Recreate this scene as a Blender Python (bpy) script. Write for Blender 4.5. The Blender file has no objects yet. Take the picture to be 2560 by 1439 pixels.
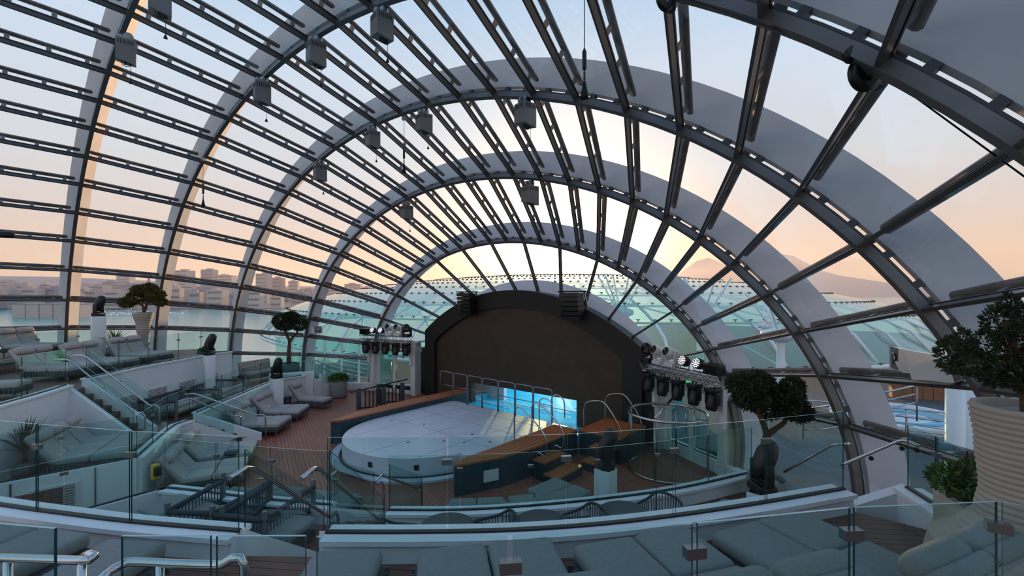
import bpy, bmesh, math, random
from math import sin, cos, pi, radians, sqrt, atan2, hypot
from mathutils import Vector, Matrix
random.seed(7)
SC = bpy.context.scene
COL = SC.collection

# ------------------------------------------------------------------ camera
F = 1138.0; CX = 1280.0; HY = 735.0           # focal length, centre, horizon in photo pixels
PHI = 0.714                                    # camera heading from the room axis
CAM = Vector((12.37, 0.43, 5.0))
FWD = Vector((-sin(PHI), cos(PHI), 0)); RGT = Vector((cos(PHI), sin(PHI), 0))
cam_d = bpy.data.cameras.new('camera'); cam = bpy.data.objects.new('camera', cam_d); COL.objects.link(cam)
cam.location = CAM; cam.rotation_euler = (pi/2, 0, PHI)
cam_d.sensor_width = 36; cam_d.lens = 36*F/2560; cam_d.shift_y = (HY-719.5)/2560
cam_d.clip_start = 0.05; cam_d.clip_end = 30000
SC.camera = cam

def ray(px, py): return RGT*((px-CX)/F) + FWD + Vector((0, 0, (HY-py)/F))
def at(px, py, z):                             # point of the photo on a level of known height
    r = ray(px, py); return CAM + r*((z-CAM.z)/r.z)
def atd(px, py, d): return CAM + ray(px, py)*d # point of the photo at a known depth

# ------------------------------------------------------------------ world: clear sunset sky
SUN_DIR = ray(1412, 640).normalized()
def lin(c): return tuple((x/12.92 if x <= .04045 else ((x+.055)/1.055)**2.4) for x in (v/255 for v in c))
W = bpy.data.worlds.new('sunset_sky'); SC.world = W; W.use_nodes = True
nt = W.node_tree; nt.nodes.clear()
def N(t, **k):
    n = nt.nodes.new(t)
    for a, b in k.items(): setattr(n, a, b)
    return n
tc = N('ShaderNodeTexCoord'); nrm = N('ShaderNodeVectorMath', operation='NORMALIZE')
nt.links.new(tc.outputs['Generated'], nrm.inputs[0])
sep = N('ShaderNodeSeparateXYZ'); nt.links.new(nrm.outputs[0], sep.inputs[0])
ramp = N('ShaderNodeValToRGB'); nt.links.new(sep.outputs['Z'], ramp.inputs[0])
el = ramp.color_ramp.elements
stops = [(0.0, (234, 184, 146)), (0.06, (226, 196, 174)), (0.14, (216, 206, 202)), (0.24, (211, 217, 224)), (0.42, (207, 222, 240)), (0.65, (168, 202, 236)), (1.0, (120, 166, 218))]
el[0].position, el[0].color = stops[0][0], (*lin(stops[0][1]), 1)
el[1].position, el[1].color = stops[-1][0], (*lin(stops[-1][1]), 1)
for p, c in stops[1:-1]:
    e = el.new(p); e.color = (*lin(c), 1)
dot = N('ShaderNodeVectorMath', operation='DOT_PRODUCT'); nt.links.new(nrm.outputs[0], dot.inputs[0]); dot.inputs[1].default_value = SUN_DIR
def math_node(op, a, b):
    m = N('ShaderNodeMath', operation=op)
    for i, x in enumerate((a, b)):
        if isinstance(x, (int, float)): m.inputs[i].default_value = x
        else: nt.links.new(x, m.inputs[i])
    return m.outputs[0]
dpos = math_node('MAXIMUM', dot.outputs['Value'], 0.0)
acc = ramp.outputs['Color']
def glow(power, col, strength):
    global acc
    g = math_node('POWER', dpos, power); g = math_node('MULTIPLY', g, strength)
    mx = N('ShaderNodeMix', data_type='RGBA', blend_type='ADD'); mx.inputs[0].default_value = 1
    sc = N('ShaderNodeVectorMath', operation='SCALE'); sc.inputs[0].default_value = col; nt.links.new(g, sc.inputs['Scale'])
    nt.links.new(acc, mx.inputs[6]); nt.links.new(sc.outputs[0], mx.inputs[7]); acc = mx.outputs[2]
glow(9, (1.0, .60, .34), .05)
glow(42, (1.0, .66, .32), 1.9)
glow(130, (1.0, .82, .52), 5.5)
glow(16000, (1.0, .9, .7), 26)
bg = N('ShaderNodeBackground'); bg.inputs[1].default_value = 1.12; nt.links.new(acc, bg.inputs[0])
out = N('ShaderNodeOutputWorld'); nt.links.new(bg.outputs[0], out.inputs[0])

sun_d = bpy.data.lights.new('sun', 'SUN'); sun = bpy.data.objects.new('sun', sun_d); COL.objects.link(sun)
sun_d.energy = 8.0; sun_d.color = (1.0, .52, .20); sun_d.angle = radians(.6)
sun.rotation_euler = (-SUN_DIR).to_track_quat('-Z', 'Y').to_euler(); sun.location = (0, 0, 60)

SC.view_settings.view_transform = 'Standard'; SC.view_settings.look = 'None'
SC.view_settings.exposure = 0.0; SC.view_settings.gamma = 1.0; SC.view_settings.use_curve_mapping = False
SC.cycles.transparent_max_bounces = 48
SC.cycles.max_bounces = 8

# ------------------------------------------------------------------ materials
MAT = {}
def mat(name, col, rough=.6, metal=0, bump=None, noise=None, emit=None, spec=.5, rgb=False):
    m = bpy.data.materials.new(name); m.use_nodes = True; MAT[name] = m
    t = m.node_tree; b = t.nodes['Principled BSDF']
    c = col if rgb else lin(col)
    b.inputs['Base Color'].default_value = (*c, 1); b.inputs['Roughness'].default_value = rough
    b.inputs['Metallic'].default_value = metal; b.inputs['Specular IOR Level'].default_value = spec
    if noise:                                   # (scale, amount): gentle colour variation
        tx = t.nodes.new('ShaderNodeTexNoise'); tx.inputs['Scale'].default_value = noise[0]; tx.inputs['Detail'].default_value = 6
        co = t.nodes.new('ShaderNodeTexCoord'); t.links.new(co.outputs['Object'], tx.inputs['Vector'])
        r = t.nodes.new('ShaderNodeValToRGB'); t.links.new(tx.outputs['Fac'], r.inputs[0])
        k = noise[1]
        r.color_ramp.elements[0].position = .3; r.color_ramp.elements[1].position = .7
        r.color_ramp.elements[0].color = (*[x*(1-k) for x in c], 1); r.color_ramp.elements[1].color = (*[min(1, x*(1+k)) for x in c], 1)
        t.links.new(r.outputs[0], b.inputs['Base Color'])
    if bump:                                    # (scale, strength)
        tx = t.nodes.new('ShaderNodeTexNoise'); tx.inputs['Scale'].default_value = bump[0]; tx.inputs['Detail'].default_value = 4
        co = t.nodes.new('ShaderNodeTexCoord'); t.links.new(co.outputs['Object'], tx.inputs['Vector'])
        bp = t.nodes.new('ShaderNodeBump'); bp.inputs['Strength'].default_value = bump[1]; bp.inputs['Distance'].default_value = .02
        t.links.new(tx.outputs['Fac'], bp.inputs['Height']); t.links.new(bp.outputs[0], b.inputs['Normal'])
    if emit:
        b.inputs['Emission Color'].default_value = (*lin(emit[0]), 1); b.inputs['Emission Strength'].default_value = emit[1]
    return m
def mat_glass(name, tint, refl=.9, ior=1.45, rough=.02, dust=0.0):
    m = bpy.data.materials.new(name); m.use_nodes = True; MAT[name] = m
    t = m.node_tree; t.nodes.clear()
    o = t.nodes.new('ShaderNodeOutputMaterial'); mix = t.nodes.new('ShaderNodeMixShader')
    tr = t.nodes.new('ShaderNodeBsdfTransparent'); tr.inputs[0].default_value = (*tint, 1)
    gl = t.nodes.new('ShaderNodeBsdfGlossy'); gl.inputs['Color'].default_value = (refl, refl, refl, 1); gl.inputs['Roughness'].default_value = rough
    lw = t.nodes.new('ShaderNodeLayerWeight'); lw.inputs[0].default_value = .5   # Schlick reflectance, same from both sides
    pw = t.nodes.new('ShaderNodeMath'); pw.operation = 'POWER'; pw.inputs[1].default_value = 5; t.links.new(lw.outputs['Facing'], pw.inputs[0])
    r0 = ((ior-1)/(ior+1))**2
    fr = t.nodes.new('ShaderNodeMath'); fr.operation = 'MULTIPLY_ADD'; fr.inputs[1].default_value = 1-r0; fr.inputs[2].default_value = r0; t.links.new(pw.outputs[0], fr.inputs[0])
    t.links.new(fr.outputs[0], mix.inputs[0]); t.links.new(tr.outputs[0], mix.inputs[1]); t.links.new(gl.outputs[0], mix.inputs[2])
    last = mix
    if dust:
        df = t.nodes.new('ShaderNodeBsdfDiffuse'); df.inputs[0].default_value = (.8, .8, .8, 1)
        m2 = t.nodes.new('ShaderNodeMixShader'); m2.inputs[0].default_value = dust
        t.links.new(mix.outputs[0], m2.inputs[1]); t.links.new(df.outputs[0], m2.inputs[2]); last = m2
    t.links.new(last.outputs[0], o.inputs[0])
    return m
def mat_planks(name, c1, c2, width, angle, rough=.55, joint=.07):
    m = mat(name, c1, rough); t = m.node_tree; b = t.nodes['Principled BSDF']
    co = t.nodes.new('ShaderNodeNewGeometry'); mp = t.nodes.new('ShaderNodeMapping'); mp.inputs['Rotation'].default_value[2] = angle
    t.links.new(co.outputs['Position'], mp.inputs[0])
    br = t.nodes.new('ShaderNodeTexBrick'); br.inputs['Scale'].default_value = 1
    br.inputs['Brick Width'].default_value = 2.4; br.inputs['Row Height'].default_value = width; br.inputs['Mortar Size'].default_value = width*joint
    a, d = lin(c1), lin(c2)
    br.inputs['Color1'].default_value = (*a, 1); br.inputs['Color2'].default_value = (*d, 1); br.inputs['Mortar'].default_value = (*[x*.3 for x in d], 1)
    t.links.new(mp.outputs[0], br.inputs[0])
    nz = t.nodes.new('ShaderNodeTexNoise'); nz.inputs['Scale'].default_value = .8; nz.inputs['Detail'].default_value = 8
    t.links.new(co.outputs['Position'], nz.inputs[0])
    mx = t.nodes.new('ShaderNodeMix'); mx.data_type = 'RGBA'; mx.blend_type = 'MULTIPLY'; mx.inputs[0].default_value = .5
    t.links.new(br.outputs[0], mx.inputs[6]); t.links.new(nz.outputs[0], mx.inputs[7]); t.links.new(mx.outputs[2], b.inputs['Base Color'])
    return m
mat('arch_metal', (104, 100, 100), .45, .3, noise=(3, .12))
mat('purlin_metal', (84, 79, 78), .4, .4)
mat('tube_metal', (124, 116, 114), .38, .5, noise=(2.5, .35))
mat('beam_white', (205, 205, 212), .5, 0, noise=(1.2, .08))
mat('gasket_black', (22, 24, 28), .5)
mat('white_paint', (222, 226, 232), .45, 0, noise=(1.5, .05))
mat('white_satin', (212, 214, 218), .35)
mat('steel', (196, 196, 198), .16, 1.0)
mat('steel_dull', (150, 152, 156), .32, 1.0)
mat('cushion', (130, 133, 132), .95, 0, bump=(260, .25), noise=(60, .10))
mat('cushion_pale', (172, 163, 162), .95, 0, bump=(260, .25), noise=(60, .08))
mat('rope_dark', (58, 66, 72), .8, 0, bump=(90, .4))
mat('rope_grey', (92, 100, 108), .85, 0, bump=(90, .4))
mat('frame_grey', (120, 124, 128), .5, .4)
mat('black_plastic', (16, 17, 20), .42)
mat('black_matte', (12, 12, 13), .75)
mat('screen_face', (66, 55, 46), .5, 0, noise=(2, .15), spec=.35)
mat('screen_frame', (24, 23, 23), .6)
mat('stage_white', (196, 200, 212), .35, 0, noise=(1.2, .06))
mat('stage_line', (120, 126, 140), .5)
mat('teal_panel', (38, 60, 70), .4)
mat('teak', (168, 98, 54), .5, 0, noise=(14, .25))
mat('teak_dark', (120, 66, 38), .55, 0, noise=(14, .25))
mat('step_brown', (96, 70, 54), .7, 0, noise=(8, .2))
mat('table_dark', (52, 62, 70), .55)
mat('planter_white', (172, 162, 152), .7, 0, bump=(40, .15))
mat('planter_grey', (126, 128, 132), .85, 0, bump=(50, .3))
mat('planter_teal', (70, 104, 104), .7)
mat('gravel', (170, 166, 160), .9, 0, bump=(80, 1.0), noise=(90, .3))
mat('bark', (88, 66, 50), .9, 0, bump=(40, .8), noise=(20, .3))
mat('leaf_dark', (46, 58, 30), .7, 0, noise=(3, .4))
mat('leaf_olive', (84, 84, 38), .7, 0, noise=(3, .4))
mat('leaf_green', (70, 100, 44), .6, 0, noise=(3, .4))
mat('led_white', (240, 240, 255), .4, emit=((235, 240, 255), 1.3))
mat('exit_green', (40, 160, 80), .5, emit=((60, 220, 120), .8))
mat('sign_red', (190, 50, 40), .5)
mat('sign_yellow', (226, 178, 30), .5)
mat('light_box', (122, 124, 128), .45, .3)
mat('lens_dark', (8, 9, 12), .08)
mat('sea', (52, 158, 160), .18, 0, bump=(.25, .6), spec=.5)
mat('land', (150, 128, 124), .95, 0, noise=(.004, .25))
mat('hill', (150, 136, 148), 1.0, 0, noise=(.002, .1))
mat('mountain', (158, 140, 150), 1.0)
mat('ship_white', (226, 230, 232), .5)
mat('ship_deck', (74, 80, 84), .7, 0, noise=(2, .15))
mat('pool_water', (40, 176, 214), .06)
mat('pool_tile', (70, 180, 205), .35)
mat('timber_panel', (136, 92, 60), .6, 0, noise=(8, .25))
mat('fabric_silver', (140, 142, 150), .8)
mat_planks('deck_brown', (176, 106, 84), (160, 96, 76), .11, radians(20))
mat_planks('tier_brown', (140, 92, 78), (126, 84, 72), .11, radians(-35))
mat_glass('rail_glass', (.85, .94, .93), ior=1.35, refl=.8)
mat_glass('dome_glass', (.975, .985, .985), ior=1.25, refl=.8, dust=.012)
mat_glass('canopy_glass', (.70, .93, .90), ior=1.5, dust=.09)
mat_glass('door_glass', (.82, .93, .92), ior=1.5)
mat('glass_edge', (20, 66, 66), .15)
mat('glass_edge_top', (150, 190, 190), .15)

# ------------------------------------------------------------------ mesh helpers
class MB:
    def __init__(s): s.v = []; s.f = []; s.m = []; s.mats = []; s.cur = 0; s.sm = []
    def use(s, m):
        if m not in s.mats: s.mats.append(m)
        s.cur = s.mats.index(m); return s
    def face(s, idx, smooth=False): s.f.append(tuple(idx)); s.m.append(s.cur); s.sm.append(smooth)
    def add(s, vs, fs, smooth=False):
        o = len(s.v); s.v += [tuple(v) for v in vs]
        for f in fs: s.face([o+i for i in f], smooth)
        return s
    def box(s, c, size, M=None):
        x, y, z = (q/2 for q in size); c = Vector(c)
        vs = [Vector((a*x, b*y, d*z)) for a in (-1, 1) for b in (-1, 1) for d in (-1, 1)]
        vs = [c + (M @ v if M else v) for v in vs]
        s.add(vs, [(0, 1, 3, 2), (4, 6, 7, 5), (0, 4, 5, 1), (2, 3, 7, 6), (0, 2, 6, 4), (1, 5, 7, 3)]); return s
    def bar(s, p, q, w, h, up=Vector((0, 0, 1))):    # box from p to q, w across, h along up
        p, q, up = Vector(p), Vector(q), Vector(up); d = (q-p).normalized()
        side = d.cross(up)
        if side.length < 1e-4: side = d.cross(Vector((1, 0, 0)))
        side.normalize(); n = side.cross(d)
        vs = [e + side*(a*w/2) + n*(b*h/2) for e in (p, q) for a, b in ((-1, -1), (1, -1), (1, 1), (-1, 1))]
        s.add(vs, [(3, 2, 1, 0), (4, 5, 6, 7), (0, 1, 5, 4), (1, 2, 6, 5), (2, 3, 7, 6), (3, 0, 4, 7)]); return s
    def tube(s, pts, r, n=8, cap=True, ry=None, up=None):
        pts = [Vector(p) for p in pts]; o = len(s.v); L = len(pts)
        rr = r if isinstance(r, (list, tuple)) else [r]*L
        ref = None
        for i, p in enumerate(pts):
            d = (pts[min(i+1, L-1)] - pts[max(i-1, 0)]).normalized()
            if ref is None:
                ref = Vector(up) if up is not None else (Vector((0, 0, 1)) if abs(d.z) < .9 else Vector((1, 0, 0)))
            if up is not None: ref = Vector(up)
            a = d.cross(ref).normalized(); b = a.cross(d).normalized()
            if up is None: ref = b
            k = (ry/max(rr) if ry else 1)
            for j in range(n):
                t = 2*pi*j/n; s.v.append(tuple(p + a*(cos(t)*rr[i]) + b*(sin(t)*rr[i]*k)))
        for i in range(L-1):
            for j in range(n):
                s.face((o+i*n+j, o+i*n+(j+1) % n, o+(i+1)*n+(j+1) % n, o+(i+1)*n+j), True)
        if cap:
            s.face([o+j for j in reversed(range(n))]); s.face([o+(L-1)*n+j for j in range(n)])
        return s
    def lathe(s, prof, n=24, c=(0, 0, 0), smooth=True, axis=None):
        o = len(s.v); c = Vector(c)
        for r, z in prof:
            for j in range(n):
                t = 2*pi*j/n; v = Vector((r*cos(t), r*sin(t), z))
                s.v.append(tuple(c + (axis @ v if axis else v)))
        for i in range(len(prof)-1):
            for j in range(n):
                s.face((o+i*n+j, o+i*n+(j+1) % n, o+(i+1)*n+(j+1) % n, o+(i+1)*n+j), smooth)
        s.face([o+j for j in reversed(range(n))]); s.face([o+(len(prof)-1)*n+j for j in range(n)]); return s
    def prism(s, poly, z0, z1):
        n = len(poly); o = len(s.v)
        s.v += [(p[0], p[1], z0) for p in poly] + [(p[0], p[1], z1) for p in poly]
        s.face([o+i for i in reversed(range(n))]); s.face([o+n+i for i in range(n)])
        for i in range(n): s.face((o+i, o+(i+1) % n, o+n+(i+1) % n, o+n+i))
        return s
    def sweep(s, path, prof, closed=False):      # plan path [(x,y)] or [(x,y,z)], profile [(offset, z)] as closed polygon
        P = [Vector((p[0], p[1], p[2] if len(p) > 2 else 0)) for p in path]; n = len(P); k = len(prof); o = len(s.v)
        for i, p in enumerate(P):
            a = P[i-1] if (i > 0 or closed) else None; b = P[(i+1) % n] if (i < n-1 or closed) else None
            ns = []
            if a is not None: d = (p-a); d.z = 0; d.normalize(); ns.append(Vector((d.y, -d.x, 0)))
            if b is not None: d = (b-p); d.z = 0; d.normalize(); ns.append(Vector((d.y, -d.x, 0)))
            m = sum(ns, Vector()).normalized(); m = m / max(.35, m.dot(ns[0]))
            for w, z in prof: s.v.append(tuple(p + m*w + Vector((0, 0, z))))
        for i in range(n if closed else n-1):
            for j in range(k):
                a, b = i*k, ((i+1) % n)*k
                s.face((o+a+j, o+a+(j+1) % k, o+b+(j+1) % k, o+b+j))
        if not closed:
            s.face([o+j for j in range(k)]); s.face([o+(n-1)*k+j for j in reversed(range(k))])
        return s
    def rbox(s, c, size, r, n=3, M=None, puff=0.0):   # rounded box
        c = Vector(c); hx = [q/2 for q in size]; r = min(r, min(hx)*.98); vs = {}; o = len(s.v); out = []
        def coords(h):
            inner = h-r; e = [-h + r*(1-cos(pi/2*i/n)) for i in range(n)] + [-inner] 
            e = sorted(set([round(x, 6) for x in e])); return e + [-x for x in reversed(e)] if inner > 1e-5 else sorted(set(e + [-x for x in e]))
        G = [coords(h) for h in hx]
        def key(p):
            q = tuple(round(x, 5) for x in p)
            if q not in vs:
                v = Vector(p); inn = Vector([max(-(h-r), min(h-r, x)) for x, h in zip(p, hx)]); d = v-inn
                if d.length > 1e-6: d = d.normalized()*r
                w = inn+d
                if puff: w.z += puff*(1-(w.x/hx[0])**2)*(1-(w.y/hx[1])**2)*(1 if w.z > 0 else -.2)
                vs[q] = len(out); out.append(c + (M @ w if M else w))
            return o+vs[q]
        fs = []
        for ax in range(3):
            b1, b2 = (ax+1) % 3, (ax+2) % 3
            for sg in (-1, 1):
                for i in range(len(G[b1])-1):
                    for j in range(len(G[b2])-1):
                        q = []
                        for ii, jj in ((i, j), (i+1, j), (i+1, j+1), (i, j+1)):
                            p = [0, 0, 0]; p[ax] = sg*hx[ax]; p[b1] = G[b1][ii]; p[b2] = G[b2][jj]; q.append(key(p))
                        if sg < 0: q.reverse()
                        fs.append(q)
        s.v += [tuple(v) for v in out]
        for q in fs: s.face(q, True)
        return s
    def mesh(s, name):
        me = bpy.data.meshes.new(name); me.from_pydata(s.v, [], s.f)
        for m in s.mats: me.materials.append(MAT[m])
        me.polygons.foreach_set('material_index', s.m); me.polygons.foreach_set('use_smooth', s.sm)
        me.update(); return me
    def build(s, name, parent=None, mat=None, loc=None, rz=0):
        if mat and not s.mats: s.mats = [mat]
        return link(name, s.mesh(name), parent, loc, rz)
def link(name, me, parent=None, loc=None, rz=0):
    o = bpy.data.objects.new(name, me); COL.objects.link(o)
    if parent: o.parent = parent
    if loc is not None: o.location = loc
    if rz: o.rotation_euler.z = rz
    return o
def tag(o, label=None, cat=None, group=None, kind=None):
    if label: o['label'] = label
    if cat: o['category'] = cat
    if group: o['group'] = group
    if kind: o['kind'] = kind
    return o
def empty(name, loc=(0, 0, 0), rz=0, label=None, cat=None, group=None, kind=None):
    o = bpy.data.objects.new(name, None); COL.objects.link(o); o.location = loc; o.rotation_euler.z = rz; o.empty_display_size = .1
    return tag(o, label, cat, group, kind)
def kids(o, cache={}): return [c for c in COL.objects if c.parent == o]
def copy_tree(o, loc=None, rz=None, label=None, group=None, parent=None):
    c = o.copy(); COL.objects.link(c); c.parent = parent
    if loc is not None: c.location = loc
    if rz is not None: c.rotation_euler = (0, 0, rz)
    if label: c['label'] = label
    if group: c['group'] = group
    for ch in o.children: copy_tree(ch, parent=c)
    return c
def smooth_path(pts, step=.25):
    P = [Vector((*p, 0)) if len(p) == 2 else Vector(p) for p in pts]; out = []
    for i in range(len(P)-1):
        p0 = P[i-1] if i > 0 else P[i]*2-P[i+1]; p1, p2 = P[i], P[i+1]; p3 = P[i+2] if i+2 < len(P) else P[i+1]*2-P[i]
        n = max(1, int((p2-p1).length/step))
        for j in range(n):
            t = j/n; out.append(.5*((2*p1)+(p2-p0)*t+(2*p0-5*p1+4*p2-p3)*t*t+(3*p1-p0-3*p2+p3)*t**3))
    out.append(P[-1]); return out
def split_path(path, length):                      # cut a dense path into pieces of about the same length
    L = [0]
    for a, b in zip(path, path[1:]): L.append(L[-1]+(b-a).length)
    n = max(1, round(L[-1]/length)); out = []
    def pt(d):
        for i in range(len(L)-1):
            if L[i+1] >= d-1e-9:
                t = (d-L[i])/max(1e-9, L[i+1]-L[i]); return path[i].lerp(path[i+1], max(0, min(1, t)))
        return path[-1]
    return [pt(L[-1]*i/n) for i in range(n+1)]

# ------------------------------------------------------------------ the glass dome
DA, DB, DC, DZ = 16.14, 16.48, 11.27, .853
ARCH_Y = [15.35, 13.72, 11.36, 8.58, 5.74, 2.72, -.35]
THETA = [11.4, 18.1, 24.3, 30.3, 36.2, 41.9, 47.5, 53.1, 58.8, 64.2, 69.7, 75.2, 80.7, 86.2, 91.7, 97.2, 102.7, 108.4, 114.3, 120.1, 126.2, 132.4, 138.9, 145.5, 152.4, 159.5, 166.3, 173.4]
def dome(theta, y, off=0.0):
    s = sqrt(max(1e-4, 1-(y/DB)**2)); t = radians(theta)
    p = Vector((DA*s*cos(t), y, DZ+DC*s*sin(t)))
    if off:
        p = p + dome_n(theta, y)*off
    return p
def dome_n(theta, y, flat=False):
    s = sqrt(max(1e-4, 1-(y/DB)**2)); t = radians(theta)
    return Vector((s*cos(t)/DA, 0 if flat else y/DB**2, s*sin(t)/DC)).normalized()
shell = empty('ceiling', (0, 0, 0), 0, 'great glass dome of curved grey arches with slim bars over the amphitheatre', None, None, 'structure')
def sweep3(mb, pts, nrm, side, prof):            # profile [(side, outward)] swept along a 3D curve
    o = len(mb.v); k = len(prof)
    for p, n, q in zip(pts, nrm, side):
        for a, b in prof: mb.v.append(tuple(p + q*a + n*b))
    for i in range(len(pts)-1):
        for j in range(k): mb.face((o+i*k+j, o+i*k+(j+1) % k, o+(i+1)*k+(j+1) % k, o+(i+1)*k+j))
    mb.face([o+j for j in reversed(range(k))]); mb.face([o+(len(pts)-1)*k+j for j in range(k)])
SIDE = Vector((0, 1, 0))
spacer_rest = MB().use('gasket_black')
for k, y in enumerate(ARCH_Y):
    lo = -5 if k else 4
    th = [lo + (180-2*lo)*i/90 for i in range(91)]
    pts = [dome(t, y) for t in th]; nr = [dome_n(t, y) for t in th]; sd = [n.cross(dome(t+.5, y)-dome(t-.5, y)).normalized() for n, t in zip(nr, th)]
    mb = MB().use('arch_metal'); sweep3(mb, pts, nr, sd, [(-.055, -.10), (.055, -.10), (.055, .05), (-.055, .05)])
    mb.use('gasket_black'); sweep3(mb, pts, nr, sd, [(-.06, .045), (.06, .045), (.06, .075), (-.06, .075)])
    ar = mb.build('arch', shell)
    mb = MB().use('beam_white'); sweep3(mb, pts, nr, sd, [(-.05, .18), (.05, .18), (.34, .73), (-.34, .73)])
    mb.build('outer_beam', shell)
    for i in range(len(THETA)-1):
        for f in (.28, .74):
            t = THETA[i]+(THETA[i+1]-THETA[i])*f; p = dome(t, y); n = dome_n(t, y); tg = (dome(t+.5, y)-dome(t-.5, y)).normalized()
            one = k in (2, 3, 4) and t < 75
            q = MB().use('gasket_black') if one else spacer_rest
            q.bar(p+n*.06, p+n*.22, .10, .10, up=tg)
            if one: q.build('spacer', ar)
o = spacer_rest.build('spacer_row', shell); o['kind'] = 'stuff'
n_br = 0; br_rest = MB().use('tube_metal')
order = []
for k in range(6):
    ya, yb = ARCH_Y[k], ARCH_Y[k+1]
    for i, t in enumerate(THETA):
        if k == 0 and (i % 2 == 1 or t < 18 or t > 160): continue
        a, b = dome(t, ya), dome(t, yb); n = (dome_n(t, ya)+dome_n(t, yb)).normalized(); d = (b-a).normalized()
        mb = MB().use('purlin_metal'); mb.bar(a-n*.03+d*.06, b-n*.03-d*.06, .048, .11, up=n)
        mb.use('gasket_black').bar(a+n*.05+d*.06, b+n*.04-d*.06, .065, .03, up=n)
        pu = mb.build('purlin', shell)
        if k == 0: continue
        L = (b-a).length; f0 = .05; f1 = .985
        A, B = a.lerp(b, f0)+n*.25, a.lerp(b, f1)+n*.25
        mb = MB().use('tube_metal')
        q = [A+d*e for e in (0, .02, .06)] + [B-d*e for e in (.06, .02, 0)]
        mb.tube(q, [.03, .065, .082, .082, .065, .03], 10, ry=.045, up=n)
        tb = mb.build('sun_tube', shell)
        dist = ((a+b)/2-CAM).length
        for j in range(4):
            order.append((dist, a.lerp(b, f0+(f1-f0)*(.10+.265*j)), n, d, tb))
order.sort(key=lambda e: e[0])
def in_view(p):
    r = p-CAM; dpt = r.dot(FWD); return dpt > .3 and abs(r.dot(RGT)/dpt) < 1.2 and -.7 < r.z/dpt < .75
order.sort(key=lambda e: (not in_view(e[1]), e[0]))
for j, (dist, p, n, d, tb) in enumerate(order):
    if j < 290:
        MB().use('tube_metal').bar(p+n*.04, p+n*.26, .04, .10, up=d).build('bracket', tb)
    else: br_rest.bar(p+n*.04, p+n*.26, .04, .10, up=d)
o = br_rest.build('bracket_row', shell); o['kind'] = 'stuff'
for k in range(6):
    ya, yb = ARCH_Y[k], ARCH_Y[k+1]; st = 2 if k == 0 else 1
    TH = ([4.5] + THETA + [179]); TH = TH[::st]
    for i in range(len(TH)-1):
        c = [dome(TH[i], ya), dome(TH[i+1], ya), dome(TH[i+1], yb), dome(TH[i], yb)]
        n = (c[1]-c[0]).cross(c[3]-c[0]).normalized()
        if n.dot((c[0]+c[2])/2-Vector((0, 0, DZ))) < 0: n = -n
        vs = [q+n*.035 for q in c]+[q+n*.047 for q in c]
        mb = MB().use('dome_glass'); mb.add(vs, [(3, 2, 1, 0), (4, 5, 6, 7), (0, 1, 5, 4), (1, 2, 6, 5), (2, 3, 7, 6), (3, 0, 4, 7)])
        mb.build('pane', shell)

# ------------------------------------------------------------------ floors, tiers, curbs
T1, T2, T3 = .85, 2.3, 2.95
def ell(y, f=.975): return f*DA*sqrt(max(0, 1-(y/(DB*f))**2))
def arc_pts(y0, y1, side, f=.975, n=24): return [(side*ell(y0+(y1-y0)*i/n, f), y0+(y1-y0)*i/n) for i in range(n+1)]
poly = arc_pts(-6, 15.6, 1, .985, 40) + arc_pts(15.6, -6, -1, .985, 40)
fl = MB().use('deck_brown').prism(poly, -.3, 0).build('floor'); tag(fl, 'reddish brown plank deck around the white stage', None, None, 'structure')
def P2(px, py, z): p = at(px, py, z); return (p.x, p.y)
K1a = [P2(*q, 1.15) for q in ((411, 1218), (520, 1230), (640, 1245), (830, 1262))]
K1b = [P2(*q, 1.15) for q in ((970, 1275), (1130, 1275), (1280, 1268), (1500, 1248), (1700, 1220), (1880, 1180))]
K2a = [(1.45, -1.0)] + [P2(*q, 2.55) for q in ((0, 1262), (150, 1283), (330, 1305), (600, 1328))]
K2b = [P2(*q, 2.55) for q in ((815, 1331), (1050, 1331), (1280, 1326), (1500, 1311), (1700, 1288), (1900, 1258), (2110, 1222))]
J1a = [P2(*q, 1.15) for q in ((340, 1143), (395, 1095), (440, 1060), (475, 1049))]
J1b = [P2(*q, 1.15) for q in ((492, 1030), (600, 985), (690, 950), (770, 935))]
J2a = [(-2.0, .1)] + [P2(*q, 2.55) for q in ((0, 1010), (90, 985), (165, 962))]
J2b = [P2(*q, 2.55) for q in ((215, 945), (350, 915), (450, 897), (510, 885), (575, 877))]
K3 = [(7.2, -2.2), P2(-150, 1296, 3.85), P2(298, 1337, 3.85)] + [(p.x, p.y) for p in (at(785, 1340, 3.85), at(1280, 1339, 3.85), at(1700, 1310, 3.85), at(2090, 1275, 3.85), at(2380, 1237, 3.85))] + [(14.6, 4.4)]
J3 = [(-5.5, -3.4), (-7.5, -2.0), (-9.9, -.2), (-11.6, 2.4), (-12.3, 3.9)]
T3L = 2.65
def slab(name, front, z, side, yend, label, z0=-.05):
    f = [(p.x, p.y) for p in smooth_path(front, .5)]
    if side > 0: outer = arc_pts(f[-1][1], -6, 1) + [(f[0][0], -6)]
    else: outer = arc_pts(f[-1][1], -6, -1) + [(f[0][0], -6)]
    o = MB().use('tier_brown').prism(f+outer, z0, z).build(name); tag(o, label, None, None, 'structure'); return o
slab('floor_tier_lower', K1a+K1b, T1, 1, 0, 'brown decked lower seating tier with round tables behind the white curb')
slab('floor_tier_upper', K2a+K2b, T2, 1, 0, 'brown decked upper seating tier holding a row of grey daybeds')
slab('floor_tier_top', K3[:-1], T3, 1, 0, 'brown decked top tier behind the upper daybeds')
slab('floor_tier_lower.001', J1a+J1b, T1, -1, 0, 'brown decked lower tier across the central aisle')
slab('floor_tier_upper.001', J2a+J2b, T2, -1, 0, 'brown decked upper tier of double loungers across the aisle')
slab('floor_tier_top.001', J3, T3L, -1, 0, 'brown decked raised strip along the dome glass across the aisle')
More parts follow.
